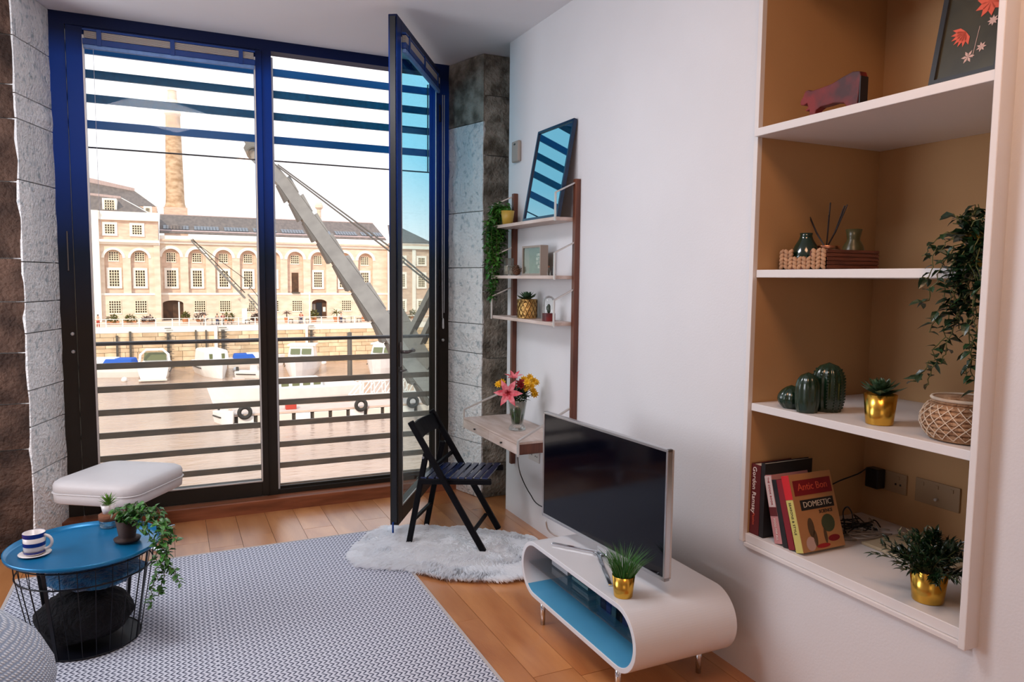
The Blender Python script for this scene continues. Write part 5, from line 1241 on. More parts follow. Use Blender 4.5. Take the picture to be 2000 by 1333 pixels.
def planter(px, Y, wpx, hpot, rx, rz, label, shape='box', mt='shrub'):
    x = aX(px, Y, 620); wd = wpx*Y/1330; t = thing('quay_planter', label, 'planter', (x, Y, QZ))
    if shape == 'box': MB().box(x-wd/2, x+wd/2, Y-.5, Y+.5, QZ, QZ+hpot).build('planter_box', M['terra'], t)
    else: MB().lathe((x, Y, QZ), [(wd*.35, 0), (wd*.5, hpot), (wd*.42, hpot)], 16).build('pot', M['terra'], t)
    if shape == 'palm':
        MB().tube([(x, Y, QZ+hpot), (x, Y, QZ+hpot+.7)], .1, 6).build('trunk', M['crane_dark'], t)
        m = MB()
        for k in range(26): d = rnd_dir(-.1, .8); leaf_into(m, (x, Y, QZ+hpot+.7), d, rx*1.1, .12, .05, .35)
        m.build('fronds', M[mt], t, kind='stuff')
    else: fluff((x, Y, QZ+hpot), rx, rz, M[mt], t)
for a in ((220, 131, 18, .5, .95, .9, 'wide low planter of yellow shrubs at far left of the quay', 'box', 'shrub'), (254, 131, 18, .5, 1.05, 1.0, 'second wide planter of yellow shrubs from the left on quay', 'box', 'shrub'), (289, 131, 18, .4, 1.1, .8, 'planter of dark grasses left of the arched gateway', 'box', 'shrub2'),
          (362, 131, 11, .9, .7, .9, 'terracotta pot of yellow foliage right of the arched gateway', 'pot', 'shrub'), (392, 132, 16, .5, 1.1, 1.4, 'large purple grey bush between gateway and first ground window', 'pot', 'shrub2'), (447, 131, 15, .5, 1.0, 1.1, 'yellow bushy planter left of the small white crane column', 'box', 'shrub'), (500, 131, 12, .5, .9, .9, 'shrub pot beside small white crane column', 'pot', 'shrub2'),
          (560, 129, 9, .8, .9, 1.0, 'small palm in dark pot at left of right pane quay', 'palm', 'shrub2'), (613, 129, 11, 1.0, .8, 1.1, 'yellow leafy pot left of the warehouse cafe entrance', 'pot', 'shrub'), (658, 129, 14, .8, 1.2, 1.2, 'terracotta planter with spiky yellow plant right of cafe entrance', 'palm', 'shrub'), (711, 129, 12, 1.0, 1.1, 1.0, 'terracotta pot with yellow palm beside the diagonal crane boom', 'palm', 'shrub'), (806, 131, 12, .6, .9, 1.3, 'yellow bush on quay seen through the open glass door', 'pot', 'shrub')): planter(*a)
def cafe_set(px, Y, i, lab):
    x = aX(px, Y, 625); t = thing('cafe_table', lab, 'table', (x, Y, QZ)); MB().lathe((x, Y, QZ), [(.4, 0), (.05, .06), (.05, .95), (.75, .97), (.75, 1.02), (0, 1.02)], 14).build('table_top', M['crane_dark'], t)
    for s in (-1, 1):
        c = thing('cafe_chair', lab.replace('table', 'chair')+(' on its left' if s < 0 else ' on its right'), 'chair', (x+s*1.35, Y, QZ)); cx__ = x+s*1.35
        MB().box(cx__-.35, cx__+.35, Y-.35, Y+.35, QZ+.60, QZ+.68).build('seat', M['rope_dark'], c); MB().box(cx__+s*.30, cx__+s*.36, Y-.35, Y+.35, QZ+.68, QZ+1.35).build('backrest', M['boat_shade'], c)
        for a in (-.3, .3):
            for b in (-.3, .3): MB().box(cx__+a-.03, cx__+a+.03, Y+b-.03, Y+b+.03, QZ, QZ+.6).build('leg', M['rope_dark'], c)
for i, (px, lab) in enumerate(((414, 'dark cafe table between bush and the people group, left pane'), (466, 'dark cafe table just left of small white crane column'), (584, 'dark cafe table below the left ground window of right pane'), (686, 'dark cafe table between the two spiky yellow planters'), (736, 'dark cafe table right of the rightmost yellow palm pot'))): cafe_set(px, 126.2, i, lab)
def person(px, Y, h, label, top, legs, face=1, arm=.0, zb=None):
    x = aX(px, Y, 615); z0 = QZ if zb is None else zb; t = thing('person', label, 'person', (x, Y, z0)); k = h/1.75
    J = {'pelvis': (0,0,.95,.15), 'chest': (0,0,1.30,.17), 'neck': (0,0,1.50,.06), 'head': (0,-.01,1.62,.105), 'headtop': (0,0,1.70,.09), 'hl': (-.10,0,.86,.10), 'kl': (-.12,-.05,.48,.07), 'al': (-.13,.02,.06,.045), 'tl': (-.13,-.14,.03,.04), 'hr': (.10,0,.86,.10), 'kr': (.12,.06,.48,.07), 'ar_': (.13,.12,.06,.045), 'tr': (.13,-.03,.03,.04),
         'sl': (-.20,0,1.40,.07), 'el': (-.27,-.05-arm*.2,1.12+arm*.15,.048), 'wl': (-.25,-.20-arm*.2,.92+arm*.4,.035), 'sr': (.20,0,1.40,.07), 'er': (.28,-.02,1.12,.048), 'wr': (.28,-.12,.90,.035)}
    E_ = [('pelvis','chest'),('chest','neck'),('neck','head'),('head','headtop'),('pelvis','hl'),('hl','kl'),('kl','al'),('al','tl'),('pelvis','hr'),('hr','kr'),('kr','ar_'),('ar_','tr'),('chest','sl'),('sl','el'),('el','wl'),('chest','sr'),('sr','er'),('er','wr')]
    def sk(name, keys, grow, mt):
        ks = [q for q in J if q in keys]; ix = {q: i for i, q in enumerate(ks)}
        me = bpy.data.meshes.new(name); me.from_pydata([(J[q][0]*k*face, J[q][1]*k, J[q][2]*k) for q in ks], [(ix[a], ix[b]) for a, b in E_ if a in ix and b in ix], [])
        o = bpy.data.objects.new(name, me); COL.objects.link(o); o.parent = t; ORG[o.name] = ORG[t.name]; me.materials.append(mt)
        md = o.modifiers.new('skin', 'SKIN'); lay = me.skin_vertices[0].data if me.skin_vertices else None
        if lay is None:
            bm = bmesh.new(); bm.from_mesh(me); bm.verts.layers.skin.verify(); bm.to_mesh(me); bm.free(); lay = me.skin_vertices[0].data
        for q in ks: r = (J[q][3]+grow)*k; lay[ix[q]].radius = (r, r)
        lay[0].use_root = True
        s2 = o.modifiers.new('sub', 'SUBSURF'); s2.levels = 1; s2.render_levels = 1; return o
    sk('body', set(J), 0, mat('skin', (.50,.28,.18), .6) if 'skin' not in M else M['skin'])
    sk('top', {'pelvis','chest','sl','el','sr','er'}, .02, top); sk('trousers', {'pelvis','hl','kl','al','hr','kr','ar_'}, .015, legs)
    MB().lathe((x, Y+.012*k, z0+1.63*k), [(.115*k, 0), (.125*k, .05*k), (.10*k, .12*k), (0, .15*k)], 12).build('hair', M['rope_dark'], t, smooth=True)
M['skin'] = mat('skin tone', (.50,.28,.18), .6)
flat('cl_red', (.45,.05,.03)); flat('cl_navy', (.03,.04,.10)); flat('cl_grey', (.25,.22,.20)); flat('cl_white', (.75,.68,.60)); flat('cl_maroon', (.20,.02,.06))
person(588, 123.6, 2.0, 'person in red top standing on quay beside the cafe entrance', M['cl_red'], M['cl_navy'], 1, .8)
person(435, 123.6, 1.9, 'person in maroon top near the yellow bushy planter, left pane', M['cl_maroon'], M['cl_grey'], -1, .5)
person(399, 123.6, 1.9, 'person in white top in front of the purple grey bush', M['cl_white'], M['cl_grey'])
person(191, 123.6, 1.9, 'person in white top at far left end of the quay railing', M['cl_white'], M['cl_red'], -1)
person(666, 123.6, 1.9, 'person in white top near the terracotta planter in right pane', M['cl_white'], M['cl_navy'], 1, .4)
person(424, 123.6, 1.85, 'person in grey top left of the one in maroon', M['cl_grey'], M['cl_navy'])

# ================================================================== WAREHOUSE
FY = 140.
wh = thing('warehouse', 'long cream stone warehouse with arched window bays across the harbour', 'building', (12, FY, QZ))
def FX(px, Y=FY): return aty(px, 520, Y).x
def FZ(px, py, Y=FY): return aty(px, py, Y).z
def arch_pts(cx, hw, spring, rise, n=12): return [(cx-hw*math.cos(PI*k/n), spring+rise*math.sin(PI*k/n)) for k in range(n+1)]
def arch_layer(x0, x1, zb, zt, ops, Y0, Y1, name, mt, parent):
    m = MB(); x = x0
    for cx, hw, spr, rise in ops:
        if cx-hw > x: m.box(x, cx-hw, Y0, Y1, zb, zt)
        A = arch_pts(cx, hw, spr, rise)
        for (a, za), (b, zb_) in zip(A, A[1:]):
            m.add([(a,Y0,za),(b,Y0,zb_),(b,Y0,zt),(a,Y0,zt),(a,Y1,za),(b,Y1,zb_)], [(0,1,2,3),(0,4,5,1)])
        x = cx+hw
    if x1 > x: m.box(x, x1, Y0, Y1, zb, zt)
    return m.build(name, mt, parent)
def window(parent, cx, z0, z1, wd, nx, nz, Y, seg=False, surround=True):
    f = MB()
    t = .38
    if surround:
        f.box(cx-wd/2-t, cx-wd/2, Y-.12, Y+.05, z0-.1, z1+t).box(cx+wd/2, cx+wd/2+t, Y-.12, Y+.05, z0-.1, z1+t).box(cx-wd/2, cx+wd/2, Y-.12, Y+.05, z1, z1+t).box(cx-wd/2-t, cx+wd/2+t, Y-.22, Y+.05, z0-.32, z0)
    else: f.box(cx-wd/2-.1, cx+wd/2+.1, Y-.10, Y+.05, z0-.18, z0)
    fo = f.build('window', M['pale_stone'], parent)
    MB().box(cx-wd/2, cx+wd/2, Y-.06, Y-.02, z0, z1).build('pane', M['win_dark'], fo)
    g = MB()
    for i in range(nx+1): x = cx-wd/2+wd*i/nx; g.box(x-.055, x+.055, Y-.11, Y-.065, z0, z1)
    for j in range(nz+1): z = z0+(z1-z0)*j/nz; g.box(cx-wd/2, cx+wd/2, Y-.112, Y-.067, z-.05, z+.05)
    g.build('glazing_bars', M['win_bar'], fo)
def arch_band(parent, cx, hw, spr, Y, w_=.5):
    m = MB(); A = arch_pts(cx, hw, spr, hw); B = arch_pts(cx, hw+w_, spr, hw+w_)
    for k in range(12):
        a, b, c, d = A[k], A[k+1], B[k+1], B[k]; m.add([(a[0],Y-.08,a[1]),(b[0],Y-.08,b[1]),(c[0],Y-.08,c[1]),(d[0],Y-.08,d[1]),(a[0],Y,a[1]),(b[0],Y,b[1]),(c[0],Y,c[1]),(d[0],Y,d[1])], [(0,1,2,3),(4,5,1,0),(3,2,6,7)])
    m.build('arch_surround', M['pale_stone'], parent)
xL, xR = FX(313), FX(756); zS = FZ(420, 573); zC = FZ(420, 478.5); zTop = FZ(420, 463)
main_px = [334.5, 385, 437, 485, 532, 577, 622, 672, 714]
cxs = [FX(p) for p in main_px]; hw = 1.42; zArch = FZ(334, 486); spr = zArch-hw
MB().box(xL, xR, FY+.75, FY+1.2, QZ, zTop).build('back_wall', M['peach_stone'], wh)
arch_layer(xL, xR, zS, zC, [(c, hw, spr, hw) for c in cxs], FY, FY+.76, 'arcade_wall', M['cream_stone'], wh)
gates = [(FX(336), 1.62, FZ(336, 593), FZ(336, 587)-FZ(336, 593)), (FX(623), 1.40, FZ(623, 592), FZ(623, 585)-FZ(623, 592))]
arch_layer(xL, xR, QZ, zS-.30, gates, FY-.10, FY+.76, 'ground_wall', M['cream_stone'], wh)
MB().box(xL, xR, FY-.22, FY+.5, zS-.30, zS+.05).build('string_course', M['pale_stone'], wh)
for c, h_, s_, r_ in gates: MB().box(c-h_, c+h_, FY+.70, FY+.74, QZ, s_+r_).build('gate', M['gate_dark'], wh)
gx = gates[1][0]; MB().box(gx-.5, gx+.55, FY+.62, FY+.69, QZ, QZ+2.9).build('cafe_door', M['black'], wh); MB().box(gx-1.25, gx-.65, FY+.62, FY+.69, QZ+.8, QZ+2.7).build('poster_board', M['crane'], wh); MB().box(gx+.75, gx+1.25, FY+.62, FY+.69, QZ+1.2, QZ+2.1).build('menu_board', M['pale_stone'], wh)
for p, c in zip(main_px, cxs):
    arch_band(wh, c, hw, spr, FY)
    window(wh, c, FZ(334, 511), FZ(334, 494), 1.42, 4, 4, FY+.74, surround=False)
    if abs(p-577) > 1: window(wh, c, FZ(334, 560.5), FZ(334, 528), 1.48, 4, 6, FY+.74)
c = FX(577); MB().box(c-.6, c+.6, FY+.66, FY+.72, FZ(577,571), FZ(577,533)).build('loading_door', M['gate_dark'], wh); MB().box(c-.7, c+.7, FY-.5, FY+.7, FZ(577,573.5), FZ(577,571)).build('loading_sill', M['crane_dark'], wh)
for p in (388.5, 438, 486, 533, 579, 675.5, 716): window(wh, FX(p), FZ(388, 609.5), FZ(388, 588), 1.75, 5, 5, FY-.10, surround=False)
for za, zb_, ov in ((zC, zC+.45, .35), (zC+.45, zC+.75, .75), (zC+.75, zTop, .15)): MB().box(xL, xR+.2, FY-ov, FY+1.2, za, zb_).build('cornice', M['pale_stone'] if ov < .7 else M['peach_stone'], wh)
# main roof
def quad(name, pts, mt, parent, th=.15): return MB().add(pts, [tuple(range(len(pts)))]).build(name, mt, parent, solid=th)
e0, e1 = Vector((xL, FY+.4, FZ(313, 455, FY+.4))), Vector((xR, FY+.4, FZ(420, 457.5, FY+.4))); e1.z = e0.z
r0, r1 = aty(313, 419.5, FY+11), aty(757, 420, FY+11); r1.z = r0.z; r1.x = xR; r0.x = xL+.1
quad('roof_slope', [e0, e1, r1, r0], M['slate'], wh)
MB().bar(r0, r1, .5, .25).build('ridge', M['roof_metal'], wh)
def on_roof(t, s): return e0.lerp(r0, s).lerp(e1.lerp(r1, s), t)
rn = (e1-e0).cross(r0-e0).normalized()
if rn.z < 0: rn = -rn
g0 = .0
for grp in range(8):
    t0 = .015+grp*.125; NP = 8
    for k in range(NP):
        ta, tb = t0+k*.0130, t0+k*.0130+.0112; pts = [on_roof(ta, .16), on_roof(tb, .16), on_roof(tb, .36), on_roof(ta, .36)]
        quad('rooflight', [p+rn*.18 for p in pts], M['glass_roof'], wh, .08)
MB().add([on_roof(0,.08)+rn*.1, on_roof(1,.08)+rn*.1, on_roof(1,.13)+rn*.1, on_roof(0,.13)+rn*.1], [(0,1,2,3)]).build('roof_gutter', M['roof_metal'], wh, solid=.15)
# right block seen through the door
rb = thing('end_pavilion', 'peach stone end pavilion of the warehouse seen through the glass door', 'building', (FX(800, 138.6), 138.6, QZ))
RY = 138.6; xa, xb = xR+.3, FX(905, RY)
MB().box(xa, xb, RY, RY+14, QZ, FZ(800, 476, RY)).build('wall', M['peach_stone'], rb); MB().box(xa-.2, xb, RY-.6, RY+.3, FZ(800, 487, RY), FZ(800, 481, RY)).build('cornice', M['pale_stone'], rb)
for p in (760, 808): MB().box(FX(p, RY)-.35, FX(p, RY)+.35, RY-.3, RY, QZ, FZ(800, 488, RY)).build('pilaster', M['pale_stone'], rb)
for z0, z1, nz in ((517, 504, 3), (561, 536, 6), (606, 588, 5)):
    for p in (784, 823, 860): window(rb, FX(p, RY), FZ(823, z0, RY), FZ(823, z1, RY), 1.3, 4, nz, RY-.02, surround=True)
q0, q1, q2 = aty(757, 440, RY+9), aty(786, 447, RY+9), aty(846, 476, RY+.5)
q0.x = max(q0.x, xR+.3)
quad('hip_roof', [Vector((xR+.3, RY+.2, FZ(757, 474, RY))), q2, q1, q0], M['slate'], rb)

# left taller block
lbk = thing('corner_block', 'taller cream stone corner block with attic storey, left of warehouse', 'building', (FX(250, 138.4), 138.4, QZ))
LY_ = 138.4; xa, xb = FX(120, LY_), xL-.15; G = lambda py, px=250: FZ(px, py, LY_)
lc = [FX(p, LY_) for p in (171, 222, 273)]; hz = G(488, 222)
MB().box(xa, xb, LY_+.75, LY_+9, QZ, G(414)).build('back_wall', M['peach_stone'], lbk)
arch_layer(xa, xb, G(574), G(478), [(c, 1.35, hz-1.35, 1.35) for c in lc], LY_, LY_+.76, 'arcade_wall', M['cream_stone'], lbk)
MB().box(xa, xb, LY_-.1, LY_+.76, QZ, G(577)).build('ground_wall', M['cream_stone'], lbk); MB().box(xa, xb, LY_-.2, LY_+.6, G(577), G(573)).build('string_course', M['pale_stone'], lbk)
MB().box(xa, xb, LY_, LY_+.76, G(469), G(430)).build('attic_wall', M['peach_stone'], lbk)
for a, b, ov in ((478, 474, .3), (474, 469, .8), (431, 427, .6), (427, 414, .1)): MB().box(xa, xb+(.1 if ov > .5 else .05), LY_-ov, LY_+1.5, G(a), G(b)).build('cornice', M['pale_stone'], lbk)
MB().box(FX(178, LY_), FX(196, LY_), LY_-.9, LY_+.1, QZ, G(414)).build('pilaster', M['pale_stone'], lbk); MB().box(FX(301, LY_), FX(313, LY_), LY_-.25, LY_+.1, QZ, G(478)).build('pilaster', M['cream_stone'], lbk)
for c in lc:
    arch_band(lbk, c, 1.35, hz-1.35, LY_, .4)
    window(lbk, c, G(509, 222), G(492, 222), 1.42, 4, 4, LY_+.74, surround=False); window(lbk, c, G(560, 222), G(527.5, 222), 1.48, 4, 6, LY_+.74)
    window(lbk, c, G(612, 222), G(588, 222), 1.75, 5, 5, LY_-.1, surround=False)
for p in (217, 270): window(lbk, FX(p, LY_), G(458), G(439.5), 1.45, 4, 4, LY_-.0)
A_ = aty(120, 374, LY_+7); B_ = aty(236, 387, LY_+7); C_ = aty(120, 410, LY_+.8); D_ = aty(292, 417.5, LY_+.8); E2 = aty(296, 416, LY_+13)
E2.x = min(E2.x, xL-.3); D_.x = min(D_.x, xL-.3)
quad('roof_slope', [C_, D_, B_, A_], M['slate'], lbk); quad('roof_hip', [D_, E2, B_], M['slate'], lbk); MB().bar(B_, D_, .25, .15).build('hip_ridge', M['pale_stone'], lbk); MB().bar(A_, B_, .8, .5).build('ridge_cap', M['roof_metal'], lbk)
def dormer(px0, px1, py0, py1, Y, parent, round_=False):
    a, b = FX(px0, Y), FX(px1, Y); z0, z1 = FZ(px0, py1, Y), FZ(px0, py0, Y); o = MB().box(a, b, Y, Y+4, z0, z1).build('dormer', M['pale_stone'], parent)
    m = MB(); MB().box(a+.35, b-.35, Y-.06, Y-.01, z0+.3, z1-.3).build('pane', M['win_dark'], o); nx = 4
    for i in range(nx+1): x = a+.35+(b-a-.7)*i/nx; m.box(x-.06, x+.06, Y-.1, Y-.061, z0+.3, z1-.3)
    for j in range(5): z = z0+.3+(z1-z0-.6)*j/4; m.box(a+.35, b-.35, Y-.1, Y-.061, z-.05, z+.05)
    m.build('glazing_bars', M['win_bar'], o)
dormer(204, 232, 387, 414, LY_+1.6, lbk); dormer(284, 300, 403, 416, LY_+3, lbk)
# roofs further behind
rf = thing('rear_roof', 'grey slate roof with pink metal cap rising behind corner block', 'building', (FX(220, 165), 165, QZ))
a, b, c, d = aty(120, 345, 172), aty(263, 373, 172), aty(120, 400, 160), aty(306, 404, 160); MB().box(c.x, d.x, 160, 180, QZ, d.z).build('wall', M['peach_stone'], rf)
quad('roof_slope', [c, d, b, a], M['slate'], rf); quad('metal_cap', [a+Vector((0,-.3,-1.6)), b+Vector((0,-.3,-.3)), b+Vector((0,-.3,.5)), a+Vector((0,-.3,1.0))], M['roof_metal'], rf); MB().bar(b, d, .3, .2).build('hip_ridge', M['pale_stone'], rf)
# chimney
CY = 170.; cxc = aX(339.5, CY, 300); ps = (aX(350, CY, 300)-aX(340, CY, 300))/10
def cz(py): return aty(340, py, CY).z
ck = thing('chimney', 'tall round tapering stone chimney behind the warehouse roof', 'chimney', (cxc, CY, QZ))
MB().lathe((cxc, CY, 0), [(20*ps, QZ), (20*ps, cz(412)), (22*ps, cz(410)), (21*ps, cz(404)), (19*ps, cz(398)), (18.4*ps, cz(385)), (17.6*ps, cz(350)), (16.4*ps, cz(300)), (14.4*ps, cz(228))], 32, cap=False).build('shaft', mat('chimney stone', (.66,.46,.30), .9, col2=(.40,.24,.13), vscale=.7, stretch=(1,1,2), detail=8), ck, smooth=False)
MB().lathe((cxc, CY, 0), [(14.4*ps, cz(228)), (17*ps, cz(224)), (17*ps, cz(221)), (14.4*ps, cz(218)), (13.8*ps, cz(212)), (17.5*ps, cz(209)), (17.5*ps, cz(203)), (12*ps, cz(200)), (9.5*ps, cz(196)), (8.6*ps, cz(180)), (9.2*ps, cz(178)), (6*ps, cz(176)), (0, cz(175))], 32, cap=False).build('cap', M['cream_stone'], ck)
MB().box(cxc-23*ps, cxc+23*ps, CY-4, CY+4, QZ, cz(408)).build('plinth', M['peach_stone'], ck)
vy = 158; vxx = aX(623, vy, 410); pv = (aX(633, vy, 410)-vxx)/10; v = thing('roof_cowl', 'small stone cowl chimney on warehouse roof behind the crane boom', 'chimney', (vxx, vy, QZ))
MB().lathe((vxx, vy, 0), [(6*pv, QZ), (6*pv, aty(620,432,vy).z), (4*pv, aty(620,425,vy).z), (4*pv, aty(620,410,vy).z), (8*pv, aty(620,406,vy).z), (8*pv, aty(620,402,vy).z), (5*pv, aty(620,396,vy).z)], 14).build('stack', M['cream_stone'], v)

# ================================================================== BOATS
def boat(label, px, py, wpx, length, turn, hull_h, style, name='motor_boat', cat='boat', beam=None):
    c = atz(px, py, WZ); mpp = (atz(px+10, py, WZ).x-c.x)/10; B = beam or wpx*mpp*.94; c.z = WZ
    t = thing(name, label, cat, c); R_ = Matrix.Rotation(math.radians(turn), 3, 'Z')
    def P(x, y, z): return c+R_ @ Vector((x, y, z))       # local: bow at -y
    Ls = length; ns = 12; m = MB(); vs = []
    for i in range(ns+1):
        u = i/ns; y = -Ls/2+Ls*u; b = B/2*min(1, (u/.45))**.62 if u < .45 else B/2*(1-.12*(u-.45)); b = max(b, .04); sh = hull_h*(1.28-.28*min(1, u*1.6))
        rake = -.10*Ls*(1-u)**2
        for (q, zf) in ((0, -.25), (.72, -.05), (.90, .45*sh), (1, sh)):
            vs.append(P(-b*q, y+rake*zf/max(sh, .1)*.5, zf))
        vs.append(P(b, y+rake*.5, sh)); vs.append(P(b*.9, y+rake*.22, .45*sh)); vs.append(P(b*.72, y, -.05))
    W = 7; fs = []
    for i in range(ns):
        for k in range(W): fs.append((i*W+k, i*W+(k+1)%W, (i+1)*W+(k+1)%W, (i+1)*W+k))
    fs += [tuple(range(W))[::-1], tuple(ns*W+k for k in range(W))]
    m.add(vs, fs).build('hull', M['boat_white'], t, smooth=False, fix=True)
    def blk(name, x0, x1, y0, y1, z0, z1, tp, mt, bev=.08, yt=None):
        ya, yb = (y0+tp, y1-tp*.4) if yt is None else yt
        return MB().add([P(x0,y0,z0),P(x1,y0,z0),P(x1,y1,z0),P(x0,y1,z0),P(x0+tp*.35,ya,z1),P(x1-tp*.35,ya,z1),P(x1-tp*.35,yb,z1),P(x0+tp*.35,yb,z1)], [(0,3,2,1),(4,5,6,7),(0,1,5,4),(1,2,6,5),(2,3,7,6),(3,0,4,7)]).build(name, M[mt], t, bevel=bev, fix=True)
    h = hull_h; hb = B/2
    MB().tube([P(s*hb*.98, y, h*.62) for s, y in ((-1, Ls/2*.9), (-1, 0), (-.95, -Ls*.1))], .07, 6).build('rubbing_strake', M['rope_dark'], t)
    if style == 'arch':      # open stern towards viewer
        blk('cabin', -hb*.8, hb*.8, -Ls*.30, Ls*.12, h*.95, h*1.55, .5, 'boat_white'); blk('windscreen', -hb*.72, hb*.72, Ls*.0, Ls*.14, h*1.3, h*1.85, .35, 'boat_glass', .02)
        MB().tube([P(-hb*.95, Ls*.25, h*.95), P(-hb*.86, Ls*.22, h*1.75), P(-hb*.5, Ls*.2, h*2.1), P(hb*.5, Ls*.2, h*2.1), P(hb*.86, Ls*.22, h*1.75), P(hb*.95, Ls*.25, h*.95)], .17, 8).build('radar_arch', M['boat_white'], t, smooth=True)
        blk('cockpit_bench', -hb*.6, hb*.1, Ls*.30, Ls*.42, h*.95, h*1.25, .1, 'boat_shade', .05); blk('swim_platform', -hb*.85, hb*.85, Ls*.48, Ls*.56, .15, .35, .02, 'boat_shade', .02)
        blk('transom_door', -hb*.16, hb*.12, Ls*.44, Ls*.50, h*.4, h*1.02, .02, 'win_dark', .01)
    elif style == 'cabin':
        blk('cabin', -hb*.85, hb*.85, -Ls*.28, Ls*.36, h*.95, h*1.95, .45, 'boat_white', .25)
        for s in (-.52, .30): blk('cabin_window', hb*s, hb*(s+.22), -Ls*.29+.25, -Ls*.26+.25, h*1.32, h*1.70, .02, 'boat_glass', .01)
        for s in (-.62, .40): blk('rear_window', hb*s, hb*(s+.24), Ls*.355, Ls*.372, h*1.25, h*1.65, .01, 'boat_glass', .01)
    elif style == 'cruiser':
        blk('foredeck', -hb*.62, hb*.62, -Ls*.32, -Ls*.05, h*1.0, h*1.28, .35, 'boat_white', .12); blk('wheelhouse', -hb*.78, hb*.78, -Ls*.12, Ls*.25, h*1.0, h*2.05, .75, 'boat_white', .12, (-Ls*.12+1.1, Ls*.24))
        for s in (-.60, .04): blk('windscreen_pane', hb*s, hb*(s+.55), -Ls*.12+.28, -Ls*.12+.42, h*1.48, h*1.86, .0, 'boat_glass', .01, (-Ls*.12+.80, -Ls*.12+.94))
        blk('roof', -hb*.82, hb*.82, -Ls*.03, Ls*.27, h*2.03, h*2.15, .1, 'boat_shade', .05)
        MB().tube([P(-hb*.8, -Ls*.1, h*1.1), P(-hb*.55, -Ls*.33, h*1.45), P(0, -Ls*.50, h*1.6), P(hb*.55, -Ls*.33, h*1.45), P(hb*.8, -Ls*.1, h*1.1)], .04, 6).build('bow_rail', M['galv'], t, smooth=True)
    elif style == 'low':
        blk('cabin', -hb*.6, hb*.6, -Ls*.20, Ls*.22, h*.95, h*1.5, .35, 'boat_white', .1); blk('cockpit', -hb*.7, hb*.7, Ls*.24, Ls*.46, h*.98, h*1.12, .1, 'boat_shade', .05)
        for k in range(5): y = -Ls*.15+k*Ls*.075; blk('side_window', hb*.6, hb*.62, y, y+Ls*.05, h*1.12, h*1.34, .0, 'boat_glass', .0)
    elif style == 'covered':
        blk('cabin', -hb*.7, hb*.7, -Ls*.25, Ls*.2, h*.95, h*1.55, .5, 'boat_white', .15); blk('canvas_cover', -hb*.75, hb*.75, Ls*.0, Ls*.42, h*.98, h*1.5, .5, 'blue_cover', .15)
    elif style == 'dinghy':
        blk('console', -hb*.3, hb*.3, -Ls*.1, Ls*.12, h*.9, h*1.9, .1, 'boat_shade', .05); blk('outboard', -hb*.15, hb*.15, Ls*.46, Ls*.54, h*.4, h*1.6, .05, 'rope_dark', .05)
    return t, P
boat('small white boat with blue canvas cover at left edge of window', 205, 736, 62, 9.5, -105, 1.7, 'covered', beam=3.6)
boat('white motor boat with curved radar arch moored by far quay', 306, 737, 66, 9.5, 176, 1.9, 'arch')
boat('white boat with tall rounded cabin right of the radar arch boat', 416, 733, 64, 9.0, 12, 1.9, 'cabin')
boat('small open boat with outboard half hidden by window mullion', 498, 738, 36, 5.0, 60, .9, 'dinghy', beam=2.0)
boat('grey covered work boat behind small open boat beside mullion', 500, 716, 40, 8, 90, 1.4, 'covered', beam=3.0)
boat('white cabin cruiser with two windscreen panes, left in right pane', 590, 731, 76, 10.5, -18, 2.0, 'cruiser')
boat('white cabin cruiser half hidden behind the open door frame', 752, 727, 78, 11, -32, 2.0, 'cruiser')
boat('long low white boat moored on the near pontoon, side-on', 566, 789, 60, 15.5, -84, 1.9, 'low', beam=4.0)
boat('small white tender bow at left end of the near pontoon', 441, 828, 18, 3.0, 20, 1.1, 'dinghy', name='tender', beam=1.3)
# floats and buoys
for i, (px, py, r, lab) in enumerate(((438, 725, .0, ''), (243, 746, .40, 'round white mooring buoy right of the blue covered boat'), (460, 726, .42, 'round cream mooring buoy right of the rounded cabin boat'), (632, 712, .5, 'white round fender buoy right of the windscreen cruiser'))):
    if not r: continue
    c = atz(px, py, WZ); o = MB().lathe((c.x, c.y, WZ-r*.4), [(0,0),(r*.7,r*.3),(r,r),(r*.7,r*1.7),(0,r*2)], 16, cap=False).build('mooring_buoy', M['boat_white'], None, smooth=True, org=(c.x, c.y, WZ)); tag(o, lab, 'buoy')
# finger pontoons behind the boats
for i, (p0, p1, lab) in enumerate((((262, 730), (290, 728), 'small cream floating pontoon left of radar arch boat'), ((455, 748), (478, 747), 'small cream floating pontoon below the small open boat'), ((655, 706), (700, 704), 'dark wooden landing stage between the two right cruisers'))):
    a, b = atz(*p0, WZ), atz(*p1, WZ); o = MB().box(a.x, b.x, a.y-.6, a.y+1.0, WZ-.2, WZ+.55).build('floating_stage', M['pontoon'] if i < 2 else M['crane_dark'], None, bevel=.05, org=(a.x, a.y, WZ)); tag(o, lab, 'pontoon')
